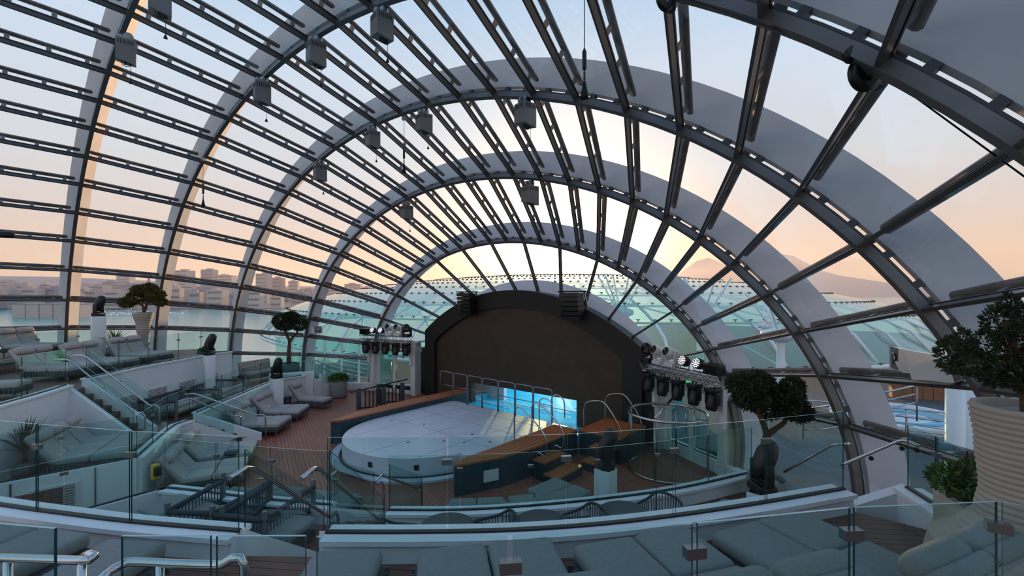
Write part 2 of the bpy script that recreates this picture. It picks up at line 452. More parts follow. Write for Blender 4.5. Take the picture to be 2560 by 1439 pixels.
def curb(front, z, h, label, w=.30, smooth=True, drop=.75, name='curb_wall'):
    p = smooth_path(front, .3) if smooth else [Vector((*q, 0)) for q in front]
    mb = MB().use('white_paint')
    mb.sweep(p, [(-w/2+.03, z-drop), (w/2-.03, z-drop), (w/2-.03, z+h-.05), (w/2+.02, z+h-.05), (w/2+.02, z+h), (-w/2-.02, z+h), (-w/2-.02, z+h-.05), (-w/2+.03, z+h-.05)])
    o = mb.build(name); tag(o, label, None, None, 'structure')
    return p
def glass_rail(path, zb, h, label, pane=1.35, clamp=.74, cat='glass railing', group=None, name='glass_railing', slope=None):
    c = path[len(path)//2]; root = empty(name, (c.x, c.y, zb), 0, label, cat, group)
    O = Vector((c.x, c.y, zb)); loc = lambda p, z: Vector((p.x, p.y, p.z+zb+z))-O
    mb = MB().use('gasket_black').sweep([p-Vector((O.x, O.y, 0)) for p in path], [(-.028, -.02), (.028, -.02), (.028, .022), (-.028, .022)]); mb.build('base_channel', root)
    pts = split_path(path, pane)
    for i, (a, b) in enumerate(zip(pts, pts[1:])):
        d = (b-a).normalized(); dh = Vector((d.x, d.y, 0)).normalized(); n = Vector((dh.y, -dh.x, 0))*.007
        A, B = a+d*.014, b-d*.014
        v = []
        for p in (A, B):
            for z in (.0, h):
                for sg in (-1, 1): v.append(loc(p, z)+n*sg)
        mb = MB().use('rail_glass'); mb.add(v, [(0, 2, 6, 4), (1, 5, 7, 3)])
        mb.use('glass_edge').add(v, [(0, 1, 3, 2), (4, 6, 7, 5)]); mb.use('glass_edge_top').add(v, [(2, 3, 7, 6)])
        mb.build('glass_pane', root)
        if clamp and i:
            M = Matrix((dh, Vector((-dh.y, dh.x, 0)), Vector((0, 0, 1)))).transposed()
            m2 = MB().use('steel_dull').box((0, 0, 0), (.105, .05, .055), M); m2.build('clamp', root, loc=loc(a, h*clamp))
    return root
k1a = curb(K1a, T1, .30, 'low white curb of the lower tier between aisle and steps')
k1b = curb(K1b, T1, .30, 'long curved white curb behind the front row of cushions')
k2a = curb(K2a, T2, .25, 'white curb of the upper tier next to the aisle', drop=1.5)
k2b = curb(K2b, T2, .25, 'long curved white curb in front of the upper daybeds', drop=1.5)
j1a = curb(J1a, T1, .30, 'short white curb of the far lower tier at the louvred wall', drop=1.0)
j1b = curb(J1b, T1, .30, 'white curb of the far lower tier beyond the steps', drop=1.0)
j2a = curb(J2a, T2, .25, 'white curb of the far upper tier beside the aisle', drop=1.6)
j2b = curb(J2b, T2, .25, 'white curb with slatted vents above the far rope lounges', drop=1.6)
k3 = curb(K3, T3, .10, 'low white curb at the top tier', drop=.8)
# aisle walls of the two blocks
def aisle_wall(a, b, z, h, label):
    d = Vector((b[0]-a[0], b[1]-a[1], 0)); root = empty('wall_aisle', (a[0], a[1], 0), atan2(d.y, d.x), label, None, None, 'structure')
    L = d.length; MB().use('white_paint').box((L/2, 0, (z+h)/2), (L, .18, z+h)).build('wall_body', root)
    return root, L
w1, L1 = aisle_wall((-1.95, -3.5), J1a[0], T1, .30, 'white aisle wall with louvred vent panels')
for i in range(4):
    x = L1-1.35-i*1.28
    mb = MB().use('white_satin').box((x, -.10, .55), (.78, .03, .72)); vp = mb.build('vent_panel', w1)
    for j in range(12):
        MB().use('frame_grey').box((x, -.125, .24+j*.056), (.62, .03, .018)).build('louver', vp)
    if i < 3: MB().use('steel_dull').box((x+.64, -.10, .6), (.03, .02, 1.05)).build('joint_strip', w1)
w2, L2 = aisle_wall(K1a[0], (1.5, -3.0), T1, .30, 'white aisle wall beside the nearer lower tier')
w3, L3 = aisle_wall((1.45, -3), K2a[0], T2, .25, 'white upper aisle wall beside the nearer tier')
w4, L4 = aisle_wall((-2.0, -3.5), J2a[0], T2, .25, 'white upper aisle wall across the aisle')
glass_rail(k1a, T1+.30, .98, 'glass railing along the lower curb between aisle and steps')
glass_rail(k1b, T1+.30, .98, 'long curved glass railing behind the front row of cushions')
glass_rail(k2a, T2+.25, .98, 'glass railing of the upper tier ending at the aisle')
glass_rail(k2b, T2+.25, .98, 'long curved glass railing in front of the upper daybeds', pane=1.25)
glass_rail(j1a, T1+.30, .98, 'short glass railing above the louvred aisle wall corner')
glass_rail(j1b, T1+.30, .98, 'glass railing on the far lower curb below the forked tree')
glass_rail(j2a, T2+.25, .98, 'glass railing beside the far steps near the aisle')
glass_rail(j2b, T2+.25, .98, 'glass railing in front of the far double loungers')
glass_rail([Vector((*q, 0)) for q in ((-1.95, -3.5), (-1.6, .8), J1a[0])], T1+.30, .98, 'glass railing standing on the louvred aisle wall')
pp = [Vector((*K1a[0], 0)), Vector((1.5, -3, 0))]
glass_rail(pp, T1+.30, .98, 'glass railing on the aisle wall of the nearer lower tier')
pk3 = smooth_path(K3[3:], .1)
glass_rail(pk3, T3+.10, .80, 'glass railing at the heads of the upper daybeds', pane=.93, clamp=.82)
glass_rail([Vector((*P2(q, 1338, 3.85), 0)) for q in (298, 545, 772)], T3+.10, .80, 'two low glass panels beside the opening of the top tier', pane=.47, clamp=None)
glass_rail([Vector((*P2(*q, 3.85), 0)) for q in ((-150, 1294), (145, 1320))], T3+.10, .80, 'single glass panel with a rounded corner behind the straight steel rail', pane=.9, clamp=None)
glass_rail(smooth_path(J3, .4), T3L, .98, 'glass railing on the raised strip behind the double loungers')
# perimeter sill of the dome
mb = MB().use('white_paint'); mb.sweep([Vector((*q, 0)) for q in arc_pts(15.2, -5, -1, .99, 40)], [(-.12, -.3), (.12, -.3), (.12, .35), (-.12, .35)])
tag(mb.build('wall_sill'), 'low white sill under the dome glass across the room', None, None, 'structure')
mb = MB().use('white_paint'); mb.sweep([Vector((*q, 0)) for q in arc_pts(15.2, -5, 1, .99, 40)], [(-.12, -.3), (.12, -.3), (.12, .35), (-.12, .35)])
tag(mb.build('wall_sill.001'), 'low white sill under the dome glass beside the elevator', None, None, 'structure')

# ------------------------------------------------------------------ stairs with stringers, glass and handrails
def stairs(top_l, top_r, bot_l, bot_r, z1, z0, label, rails=(True, True), glass=(True, True), name='staircase'):
    tl, tr, bl, br = (Vector((*q, 0)) for q in (top_l, top_r, bot_l, bot_r))
    c = (tl+tr+bl+br)/4; root = empty(name, (c.x, c.y, z0), 0, label, 'staircase')
    n = max(2, round((z1-z0)/.175)); rise = (z1-z0)/n
    for i in range(1, n):
        t0, t1 = (i-1)/(n-1), i/(n-1)
        a, b, e, f = (tl.lerp(bl, t0), tr.lerp(br, t0), tr.lerp(br, t1), tl.lerp(bl, t1))
        zt = z1-rise*i-z0
        MB().use('step_brown').prism([((q-c).x, (q-c).y) for q in (a, b, e, f)], 0, zt).build('step', root)
    for s, (a, b) in enumerate(((tl, bl), (tr, br))):
        d = (b-a); dn = d.normalized(); b2 = b+dn*.22
        h = .22
        nn = Vector((dn.y, -dn.x, 0))*.07
        A, B = a-c, b2-c; zs = z1-z0
        vs = []
        for off in (-1, 1):
            o = nn*off
            vs += [A+o+Vector((0, 0, -.1)), B+o+Vector((0, 0, 0)), B+o+Vector((0, 0, h)), A+o+Vector((0, 0, zs+h+.05))]
        MB().use('white_paint').add(vs, [(0, 1, 2, 3), (7, 6, 5, 4), (0, 4, 5, 1), (1, 5, 6, 2), (2, 6, 7, 3), (3, 7, 4, 0)]).build('stringer', root)
        za, zb = zs+h+.05, h
        if glass[s]:
            g0, g1 = A.lerp(B, .04), A.lerp(B, .93); q0, q1 = za+(zb-za)*.04, za+(zb-za)*.93
            m = Vector((0, 0, 1)); vs = []
            for p, q in ((g0, q0), (g1, q1)):
                for zz in (.0, .86):
                    for sg in (-1, 1): vs.append(p+m*(q+zz)+nn.normalized()*.007*sg)
            mb = MB().use('rail_glass'); mb.add(vs, [(0, 2, 6, 4), (1, 5, 7, 3)])
            mb.use('glass_edge').add(vs, [(0, 1, 3, 2), (4, 6, 7, 5)]); mb.use('glass_edge_top').add(vs, [(2, 3, 7, 6)])
            mb.build('glass_pane', root)
        if rails[s]:
            inw = (nn.normalized() if s == 0 else -nn.normalized())
            inw = ((tr-tl).normalized()*(1 if s == 0 else -1))*.10
            up = Vector((0, 0, 1))
            pth = [A-dn*.32+inw+up*(za+.66), A-dn*.05+inw+up*(za+.66), A+dn*.08+inw+up*(za+.60), B-dn*.15+inw+up*(zb+.66), B+dn*.05+inw+up*(zb+.64), B+dn*.12+inw+up*(zb+.54), B+dn*.13+inw+up*0]
            hr = MB().use('steel').tube(pth, .024, 8).build('handrail', root)
            for t in (.15, .5, .85):
                p = A.lerp(B, t)+up*(za+(zb-za)*t+.62)
                MB().use('steel_dull').tube([p, p+inw*.6+up*.0, p+inw+up*.03], .012, 6).build('rail_bracket', hr)
    return root
def off(p, q, d): v = Vector((q[0]-p[0], q[1]-p[1])).normalized()*d; return (p[0]+v.x, p[1]+v.y)
J1L, J1R = J1a[-1], J1b[0]
b1 = P2(578, 1110, 0); b2 = P2(636, 1100, 0)
stairs(J1R, J1L, b2, b1, T1, 0, 'short stairs with white stringers beside the front loungers, far block')
sd = Vector((.65, .76))*1.55; b1 = (J2a[-1][0]+sd.x, J2a[-1][1]+sd.y); b2 = (J2b[0][0]+sd.x*1.05, J2b[0][1]+sd.y*1.05)
stairs(J2b[0], J2a[-1], b2, b1, T2, T1, 'longer brown stairs with white stringers between the far tiers')
kt = (Vector((*K1b[0], 0))-Vector((*K1a[-1], 0))); inw = Vector((-kt.y, kt.x, 0)).normalized()
stairs(K1a[-1], K1b[0], (K1a[-1][0]+inw.x*1.5, K1a[-1][1]+inw.y*1.5), (K1b[0][0]+inw.x*1.5, K1b[0][1]+inw.y*1.5), T1, 0, 'stairs through the gap of the lower curb facing the stage')
kt = (Vector((*K2b[0], 0))-Vector((*K2a[-1], 0))); inw = Vector((-kt.y, kt.x, 0)).normalized()
stairs(K2a[-1], K2b[0], (K2a[-1][0]+inw.x*1.9, K2a[-1][1]+inw.y*1.9), (K2b[0][0]+inw.x*1.9, K2b[0][1]+inw.y*1.9), T2, T1, 'stairs through the gap of the upper curb with steel handrails')

def aty(px, py, Y): r = ray(px, py); return CAM + r*((Y-CAM.y)/r.y)
Q = Vector((.5, 10.6, 0))
# ------------------------------------------------------------------ stage
SX, SY, SR, SZ = .5, 9.75, 2.5, .55
def stage_outline(r, e=0):
    a0, a1 = radians(180), radians(345)
    pts = [(SX+r*cos(a0+(a1-a0)*i/40), SY+r*sin(a0+(a1-a0)*i/40)) for i in range(41)]
    return [(-2.02+e*0, 13.25)] + pts + [(3.74, 9.3), (3.74, 13.25)]
st = empty('stage', (SX, SY, 0), 0, 'low round-fronted white stage in front of the arched screen', 'stage')
def shift(pts): return [(x-SX, y-SY) for x, y in pts]
MB().use('stage_white').prism(shift(stage_outline(SR)), .02, SZ).build('platform', st)
ring = [(SX+2.72*cos(radians(a)), SY+2.72*sin(radians(a))) for a in range(165, 346, 4)]
MB().use('stage_white').sweep([Vector((x-SX, y-SY, 0)) for x, y in ring], [(-.12, 0), (.12, 0), (.12, .06), (-.12, .06)]).build('base_ring', st)
MB().use('gasket_black').sweep([Vector((x-SX, y-SY, 0)) for x, y in [(SX+2.56*cos(radians(a)), SY+2.56*sin(radians(a))) for a in range(165, 346, 4)]], [(-.03, 0), (.03, 0), (.03, .075), (-.03, .075)]).build('shadow_gap', st)
for px, py in ((935, 1157), (1135, 1126), (1046, 1150)):
    p = at(px, py, .30); a = atan2(p.y-SY, p.x-SX); M = Matrix.Rotation(a, 3, 'Z')
    MB().use('black_matte').box((2.51*cos(a), 2.51*sin(a), .31), (.04, .13, .13), M).build('port_cover', st)
for (x0, y0, x1, y1) in ((-2.0, 11.4, 3.7, 11.4), (.9, 7.3, .9, 13.4), (-1.5, 10.0, 3.2, 10.0), (2.3, 8.0, 2.3, 13.4), (-.8, 8.0, -.8, 13.4), (-2, 12.6, 3.7, 12.6)):
    MB().use('stage_line').bar((x0-SX, y0-SY, SZ), (x1-SX, y1-SY, SZ), .012, .006).build('floor_seam', st)
for px, py in ((1020, 1105), (1110, 1102), (1160, 1106), (1225, 1104), (1060, 1060), (980, 1050), (1180, 1085)):
    p = at(px, py, SZ); MB().use('stage_line').lathe([(.05, 0), (.05, .012), (.0, .012)], 10).build('floor_socket', st, loc=(p.x-SX, p.y-SY, SZ))
def border(outer, inner, z, label, skirt=True):
    c = outer[0]; root = empty('stage_border', (*c, 0), 0, label, 'stage border')
    L = lambda q: (q[0]-c[0], q[1]-c[1])
    MB().use('teal_panel').prism([L(q) for q in outer]+[L(q) for q in reversed(inner)], 0, z-.05).build('panel', root)
    n = 5
    for i in range(n):
        f0, f1 = i/n+.012, (i+1)/n-.012
        A = [Vector(o).lerp(Vector(q), f0) for o, q in zip(outer, inner)]; B = [Vector(o).lerp(Vector(q), f1) for o, q in zip(outer, inner)]
        MB().use('teak').prism([L(q) for q in A]+[L(q) for q in reversed(B)], z-.05, z).build('plank', root)
    return root
border([(3.95, 8.0), (4.45, 9.2), (4.62, 10.6), (4.6, 12.5)], [(3.72, 8.15), (3.75, 9.3), (3.75, 10.6), (3.72, 12.5)], .78, 'teak capped stage border on dark teal panels beside the curved handrails')
border([(-2.15, 7.95), (-2.6, 9.2), (-2.72, 10.6), (-2.75, 14.2)], [(-1.98, 8.2), (-2.0, 9.4), (-2.02, 10.6), (-2.05, 14.2)], .78, 'teak capped stage border on dark teal panels beside the black balustrade')
wp = MB().use('white_satin').box((0, 0, 0), (.03, .42, .3)); 
p = at(1226, 1165, .38)
tag(wp.build('access_hatch', loc=(4.32, 8.9, .36), rz=radians(-22)), 'small white access hatch on the teal stage border', 'hatch')
# teak platform beside the screen with steps
def decked(name, x0, y0, x1, y1, z, label, cat, h=None, n=6):
    root = empty(name, ((x0+x1)/2, (y0+y1)/2, 0), 0, label, cat)
    w, d = x1-x0, y1-y0
    MB().use('teal_panel').box((0, 0, (z-.05)/2), (w-.04, d-.04, z-.05)).build('panel', root)
    for i in range(n):
        MB().use('teak').box((0, -d/2+d*(i+.5)/n, z-.025), (w, d/n-.015, .05)).build('plank', root)
    return root
decked('teak_platform', 4.62, 12.55, 6.05, 14.3, .78, 'teak deck platform with tube handrails beside the screen', 'platform', n=9)
decked('teak_step', 4.68, 10.15, 5.1, 11.15, .52, 'upper teak step against the stage border', 'step', n=4)
decked('teak_step', 5.12, 10.05, 5.6, 11.25, .26, 'lower teak step on the deck before the stage border', 'step', n=4)
decked('teak_step', 5.3, 12.05, 5.95, 12.53, .52, 'upper teak step below the teak platform', 'step', n=4)
decked('teak_step', 5.35, 11.55, 6.0, 12.03, .26, 'lower teak step below the teak platform beside the glass enclosure', 'step', n=4)
# tube barriers at the back of the stage
x = -2.0; w = .80; proto = None
for i in range(7):
    x0 = -2.68+i*.845
    if proto is None:
        proto = empty('tube_barrier', (x0, 13.12, SZ), 0, 'steel tube barrier on the stage back edge, first from the balustrade side', 'barrier', 'row of tube barriers on the stage')
        r = .07; q = [(0, 0, 0), (0, 0, 1.1), (.02, 0, 1.155), (r, 0, 1.18), (w-r, 0, 1.18), (w-.02, 0, 1.155), (w, 0, 1.1), (w, 0, 0)]
        MB().use('steel_dull').tube(q, .02, 8).build('hoop', proto); MB().use('steel_dull').tube([(0, 0, .62), (w, 0, .62)], .016, 8).build('mid_rail', proto)
    else: copy_tree(proto, (x0, 13.12, SZ), 0, label='steel tube barrier on the stage back edge, '+('', 'second', 'third', 'fourth', 'fifth', 'sixth', 'last')[i]+' from the balustrade side')
# curved handrails
def hand(name, path, label, r=.022, cat='handrail'):
    p0 = Vector(path[0]); pp = smooth_path([Vector(q)-p0 for q in path], .08)
    o = MB().use('steel').tube(pp, r, 8).build(name, loc=p0); return tag(o, label, cat)
for y, lb in ((10.25, 'curved steel handrail by the teak steps, the one nearer the seats'), (11.05, 'curved steel handrail by the teak steps, the one nearer the screen')):
    hand('curved_handrail', [(3.95, y, .78), (3.95, y, 1.3), (3.97, y, 1.68), (4.15, y, 1.82), (4.8, y, 1.42), (5.05, y, 1.15), (5.08, y, .85), (5.0, y, .66), (4.85, y, .70), (4.75, y, .66), (4.72, y, .52)], lb)
for y, lb in ((12.65, 'looped steel rail at the pool opening beside the barriers'), (13.35, 'looped steel rail at the pool opening close under the screen')):
    hand('pool_rail', [(3.0, y, .55), (3.0, y, 1.2), (3.05, y, 1.45), (3.25, y, 1.52), (3.5, y, 1.4), (3.55, y, 1.1), (3.55, y, .78)], lb)
for y, lb in ((12.75, 'angled steel handrail across the teak platform, outer one'), (14.1, 'angled steel handrail across the teak platform, one close to the screen')):
    hand('platform_rail', [(4.7, y, .78), (4.7, y, 1.4), (4.82, y, 1.62), (5.2, y, 1.72), (5.45, y, 1.66), (5.8, y, 1.25), (5.96, y, .95), (5.98, y, .78)], lb)
# dark balustrade on the far side of the stage
def balustrade(c, rz, label):
    root = empty('black_balustrade', c, rz, label, 'balustrade')
    for x in (0, 1.05): MB().use('table_dark').rbox((x, 0, .45), (.2, .12, .9), .02, 2).build('newel_post', root)
    for x in (.28, .44, .60, .76, .92): MB().use('black_plastic').box((x, 0, .42), (.05, .05, .78)).build('baluster', root)
    MB().use('black_plastic').bar((-.35, 0, .74), (1.3, 0, 1.06), .05, .05).build('top_rail', root)
    MB().use('black_plastic').bar((-.1, 0, .05), (1.1, 0, .05), .05, .05).build('bottom_rail', root)
p = at(897, 1022, 0); balustrade((p.x, p.y, 0), radians(54), 'black balustrade with pale top rail, the nearer of two beside the stage border')
p = at(947, 1008, 0); balustrade((p.x, p.y, 0), radians(54), 'black balustrade with pale top rail, the one nearer the glazed doors')
# ------------------------------------------------------------------ arched screen
def arch_line(hw, zc, za, n=24, zb=0.0):
    s = za-zc; R = (hw*hw+s*s)/(2*s); zc0 = za-R; out = [(-hw, zb)]
    for i in range(n+1):
        x = -hw+2*hw*i/n; out.append((x, zc0+sqrt(R*R-x*x)))
    return out+[(hw, zb)]
def extr_y(mb, poly, y0, y1):
    n = len(poly); o = len(mb.v); mb.v += [(x, y0, z) for x, z in poly]+[(x, y1, z) for x, z in poly]
    mb.face([o+i for i in range(n)]); mb.face([o+n+i for i in reversed(range(n))])
    for i in range(n): mb.face((o+(i+1) % n, o+i, o+n+i, o+n+(i+1) % n))
    return mb
SCY = 14.75
scr = empty('stage_screen', (0, SCY, 0), 0, 'huge dark arched video screen in a black surround behind the stage', 'screen')
OO, II = arch_line(5.72, 3.2, 5.17), arch_line(5.0, 2.73, 4.47)
mb = MB().use('screen_frame')
for i in range(len(OO)-1):
    a, b, c, d = OO[i], OO[i+1], II[i+1], II[i]
    vs = [(q[0], y, q[1]) for y in (-.05, .45) for q in (a, b, c, d)]
    mb.add(vs, [(0, 1, 2, 3), (7, 6, 5, 4), (0, 4, 5, 1), (2, 6, 7, 3)])
mb.build('surround', scr)
pan = [(-5.0, .0)] + II[1:-1] + [(5.0, .0), (3.05, .0), (3.05, 1.03), (-2.6, 1.0), (-2.6, .0)]
extr_y(MB().use('screen_face'), pan, .12, .40).build('screen_panel', scr)
MB().use('screen_frame').box((-6.0, .3, 1.15), (.5, .4, 2.3)).build('side_wing', scr); MB().use('screen_frame').box((5.95, .3, 1.1), (.4, .4, 2.2)).build('side_wing', scr)
def array_speaker(px, py, label):
    p = aty(px, py, 14.35); root = empty('line_array_speaker', p, 0, label, 'speaker', 'line array speakers on the screen surround')
    for i in range(6):
        M = Matrix.Rotation(radians(-4+i*4), 3, 'X')
        MB().use('black_plastic').box((0, .02*i, .36-i*.155), (.78, .42, .14), M).build('cabinet', root)
    MB().use('screen_frame').box((0, .05, .49), (.92, .5, .05)).build('top_frame', root)
    for sx in (-.42, .42): MB().use('steel_dull').bar((sx, .2, .48), (sx*1.05, .42, -.1), .04, .05).build('hanger', root)
array_speaker(1165, 757, 'black line array speaker on the screen surround toward the glazed doors with the balustrade')
array_speaker(1428, 762, 'black line array speaker on the screen surround toward the teak platform')
# pool seen through the opening under the screen
pl = empty('swimming_pool', (.8, 17.6, .03), 0, 'bright blue swimming pool behind the opening under the screen', 'pool')
MB().use('pool_tile').box((0, 0, -.6), (7.2, 8.2, .1)).box((-3.6, 0, -.2), (.2, 8.2, .9)).box((3.6, 0, -.2), (.2, 8.2, .9)).box((0, 4.1, -.2), (7.2, .2, .9)).box((0, -4.1, -.2), (7.2, .2, .9)).build('basin', pl)
MB().use('pool_water').box((0, 0, .02), (7.0, 8.0, .04)).build('water', pl)
for i in range(4): MB().use('white_satin').box((-2.6+i*1.6, -2.4+i*.55, .12), (2.6, .05, .05)).build('lane_rail', pl)
lt = bpy.data.lights.new('pool_lamp', 'AREA'); lt.energy = 260; lt.color = (.5, .9, 1.0); lt.size = 5; lo = bpy.data.objects.new('pool_lamp', lt); COL.objects.link(lo); lo.location = (.6, 18.4, 3.2)
tag(MB().use('white_satin').box((0, 0, .9), (2.2, .2, 1.9)).build('wall_pool', loc=(-2.9, 16.3, 0)), 'pale wall beside the pool behind the screen opening', None, None, 'structure')
# ------------------------------------------------------------------ glass lift enclosure
c = at(1668, 1172, 0); en = empty('glass_enclosure', (c.x, c.y, 0), 0, 'round waist-high glass enclosure with steel rings on the deck', 'enclosure')
R = 1.08; ga = atan2(CAM.y-c.y, CAM.x-c.x)
def circ(a0, a1, r, z, n=36): return [(r*cos(a0+(a1-a0)*i/n), r*sin(a0+(a1-a0)*i/n), z) for i in range(n+1)]
MB().use('steel').tube(circ(0, 2*pi*.999, R, 1.62), .04, 8).build('top_rail', en)
MB().use('steel').tube(circ(ga-2.2, ga+1.9, R, .03), .03, 6).build('base_ring', en)
for i in range(10):
    a0, a1 = 2*pi*i/10+.02, 2*pi*(i+1)/10-.02; q0 = circ(a0, a1, R, .06, 4); q1 = circ(a0, a1, R, 1.56, 4)
    mb = MB().use('rail_glass'); mb.add(q0+q1, [(j, j+1, j+6, j+5) for j in range(4)]); mb.build('glass_pane', en)
for a in (ga-.30, ga+1.7, ga-1.9, ga+2.9):
    MB().use('steel_dull').tube([(R*cos(a), R*sin(a), 0), (R*cos(a), R*sin(a), 1.62)], .03, 8).build('post', en)
MB().use('steel').tube([(R*cos(ga-.30), R*sin(ga-.30), 1.68), (R*.2*cos(ga+2.4), R*.2*sin(ga+2.4), 2.0)], .035, 8).build('gate_bar', en)
# ------------------------------------------------------------------ glazed portals
def portal(name, A, B, label):
    d = Vector((B[0]-A[0], B[1]-A[1], 0)); L = d.length
    root = empty(name, (A[0], A[1], 0), atan2(d.y, d.x), label, None, None, 'structure')
    for x in (.12, L-.12): MB().use('white_satin').box((x, 0, 1.3), (.24, .5, 2.6)).box((x, 0, 2.25), (.3, .56, .3)).build('column', root)
    MB().use('white_satin').box((L/2, .05, 2.42), (L, .36, .34)).build('lintel', root)
    MB().use('exit_green').box((L/2, -.16, 2.36), (.22, .03, .08)).build('exit_sign', root)
    for k, x0 in enumerate((.32, L/2)):
        w = L/2-.34; leaf = empty('door_leaf', (x0, 0, 0)); leaf.parent = root
        mb = MB().use('white_satin')
        for c, sz in (((.05, 0, 1.1), (.1, .06, 2.2)), ((w-.05, 0, 1.1), (.1, .06, 2.2)), ((w/2, 0, 2.14), (w, .06, .12)), ((w/2, 0, .1), (w, .06, .2))): mb.box(c, sz)
        mb.build('leaf_frame', leaf)
        MB().use('door_glass').box((w/2, 0, 1.14), (w-.2, .012, 1.9)).build('glass_pane', leaf)
        hx = w-.16 if k == 0 else .16
        MB().use('steel').tube([(hx, -.09, .75), (hx, -.09, 1.55)], .018, 8).build('pull_handle', leaf)
        MB().use('black_matte').box((w/2, -.02, .27), (w-.2, .015, .22)).build('kick_plate', leaf)
    # glazed vestibule behind the doors
    for x in (.12, L-.12): MB().use('door_glass').box((x, .95, 1.2), (.02, 1.4, 2.3)).build('side_glass', root)
    MB().use('white_satin').box((L/2, .95, 2.62), (L, 1.9, .08)).build('vestibule_roof', root)
    return root, L
portal('door_1', (-8.65, 13.65), (-5.95, 14.45), 'white portal with glazed double doors beyond the black balustrade')
portal('door_2', (6.25, 14.95), (8.75, 13.75), 'white portal with glazed double doors behind the round glass enclosure')

# ------------------------------------------------------------------ stage lights
def head_proto(body, kind, hang):
    """moving head: base, yoke and barrel; hanging ones have the base on top"""
    root = empty('moving_head_light', (0, 0, -50), 0, 'x', 'stage light'); sg = -1 if hang else 1
    MB().use(body).rbox((0, 0, sg*.06), (.34, .28, .12), .03, 2).build('base', root)
    mb = MB().use(body)
    for x in (-.17, .17): mb.rbox((x, 0, sg*.27), (.05, .14, .34), .02, 2)
    mb.rbox((0, 0, sg*.13), (.36, .15, .05), .02, 2); mb.build('yoke', root)
    M = Matrix.Rotation(radians(35 if hang else -25), 3, 'X')
    if hang: ax = Matrix.Rotation(radians(180-12), 3, 'X')
    elif body == 'black_plastic': ax = Matrix.Rotation(radians(22), 3, 'X')
    else: ax = Matrix.Rotation(radians(70), 3, 'X')
    hd = MB().use(body).lathe([(.10, -.20), (.135, -.16), (.145, 0), (.15, .12), (.135, .20), (.12, .22)] if body != 'black_plastic' or hang else [(.09, -.17), (.13, -.13), (.155, .02), (.15, .22), (.12, .36), (.06, .41)], 16, (0, 0, sg*.36), True, ax).build('head', root)
    MB().use('lens_dark').lathe([(.115, .222), (.10, .232), (.0, .236)] if body != 'black_plastic' or hang else [(.06, .40), (.05, .415), (0, .418)], 16, (0, 0, sg*.36), True, ax).build('lens', hd)
    if hang:
        MB().use('steel_dull').tube([(-.06, 0, .0), (-.06, 0, .12)], .02, 6).tube([(.06, 0, 0), (.06, 0, .12)], .02, 6).build('clamp', root)
    return root
def par_proto():
    root = empty('led_par_light', (0, 0, -50), 0, 'x', 'stage light'); ax = Matrix.Rotation(radians(72), 3, 'X')
    MB().use('black_plastic').lathe([(.13, -.12), (.15, -.05), (.15, .1)], 16, (0, 0, .24), True, ax).build('housing', root)
    MB().use('black_plastic').tube([(-.17, 0, .24), (-.17, 0, .03), (.17, 0, .03), (.17, 0, .24)], .015, 6).build('yoke', root)
    for r, n in ((0, 1), (.055, 6), (.11, 11)):
        for i in range(n):
            a = 2*pi*i/n; q = ax @ Vector((r*cos(a), r*sin(a), .105))
            MB().use('led_white').lathe([(.020, 0), (.020, .012), (.0, .014)], 6, (q.x, q.y, q.z+.24), True, ax).build('led', root)
    return root
def round_proto():
    root = empty('wash_light', (0, 0, -50), 0, 'x', 'stage light'); ax = Matrix.Rotation(radians(75), 3, 'X')
    MB().use('black_plastic').rbox((0, 0, .06), (.36, .3, .12), .03, 2).build('base', root)
    MB().use('black_plastic').box((-.2, 0, .25), (.05, .12, .34)).box((.2, 0, .25), (.05, .12, .34)).build('yoke', root)
    hd = MB().use('black_plastic').lathe([(.08, -.14), (.16, -.08), (.19, .05), (.185, .10)], 20, (0, 0, .36), True, ax).build('head', root)
    MB().use('lens_dark').lathe([(.165, .10), (.15, .115), (.0, .12)], 20, (0, 0, .36), True, ax).build('lens', hd)
    return root
HB, HW, SB, PAR, RND = head_proto('black_plastic', 0, True), head_proto('white_satin', 0, False), head_proto('black_plastic', 0, False), par_proto(), round_proto()
protos = [HB, HW, SB, PAR, RND]
def put(pr, loc, rz, label, group=None, sc=1.0):
    o = copy_tree(pr, loc, rz, label, group); o.scale = (sc, sc, sc); return o
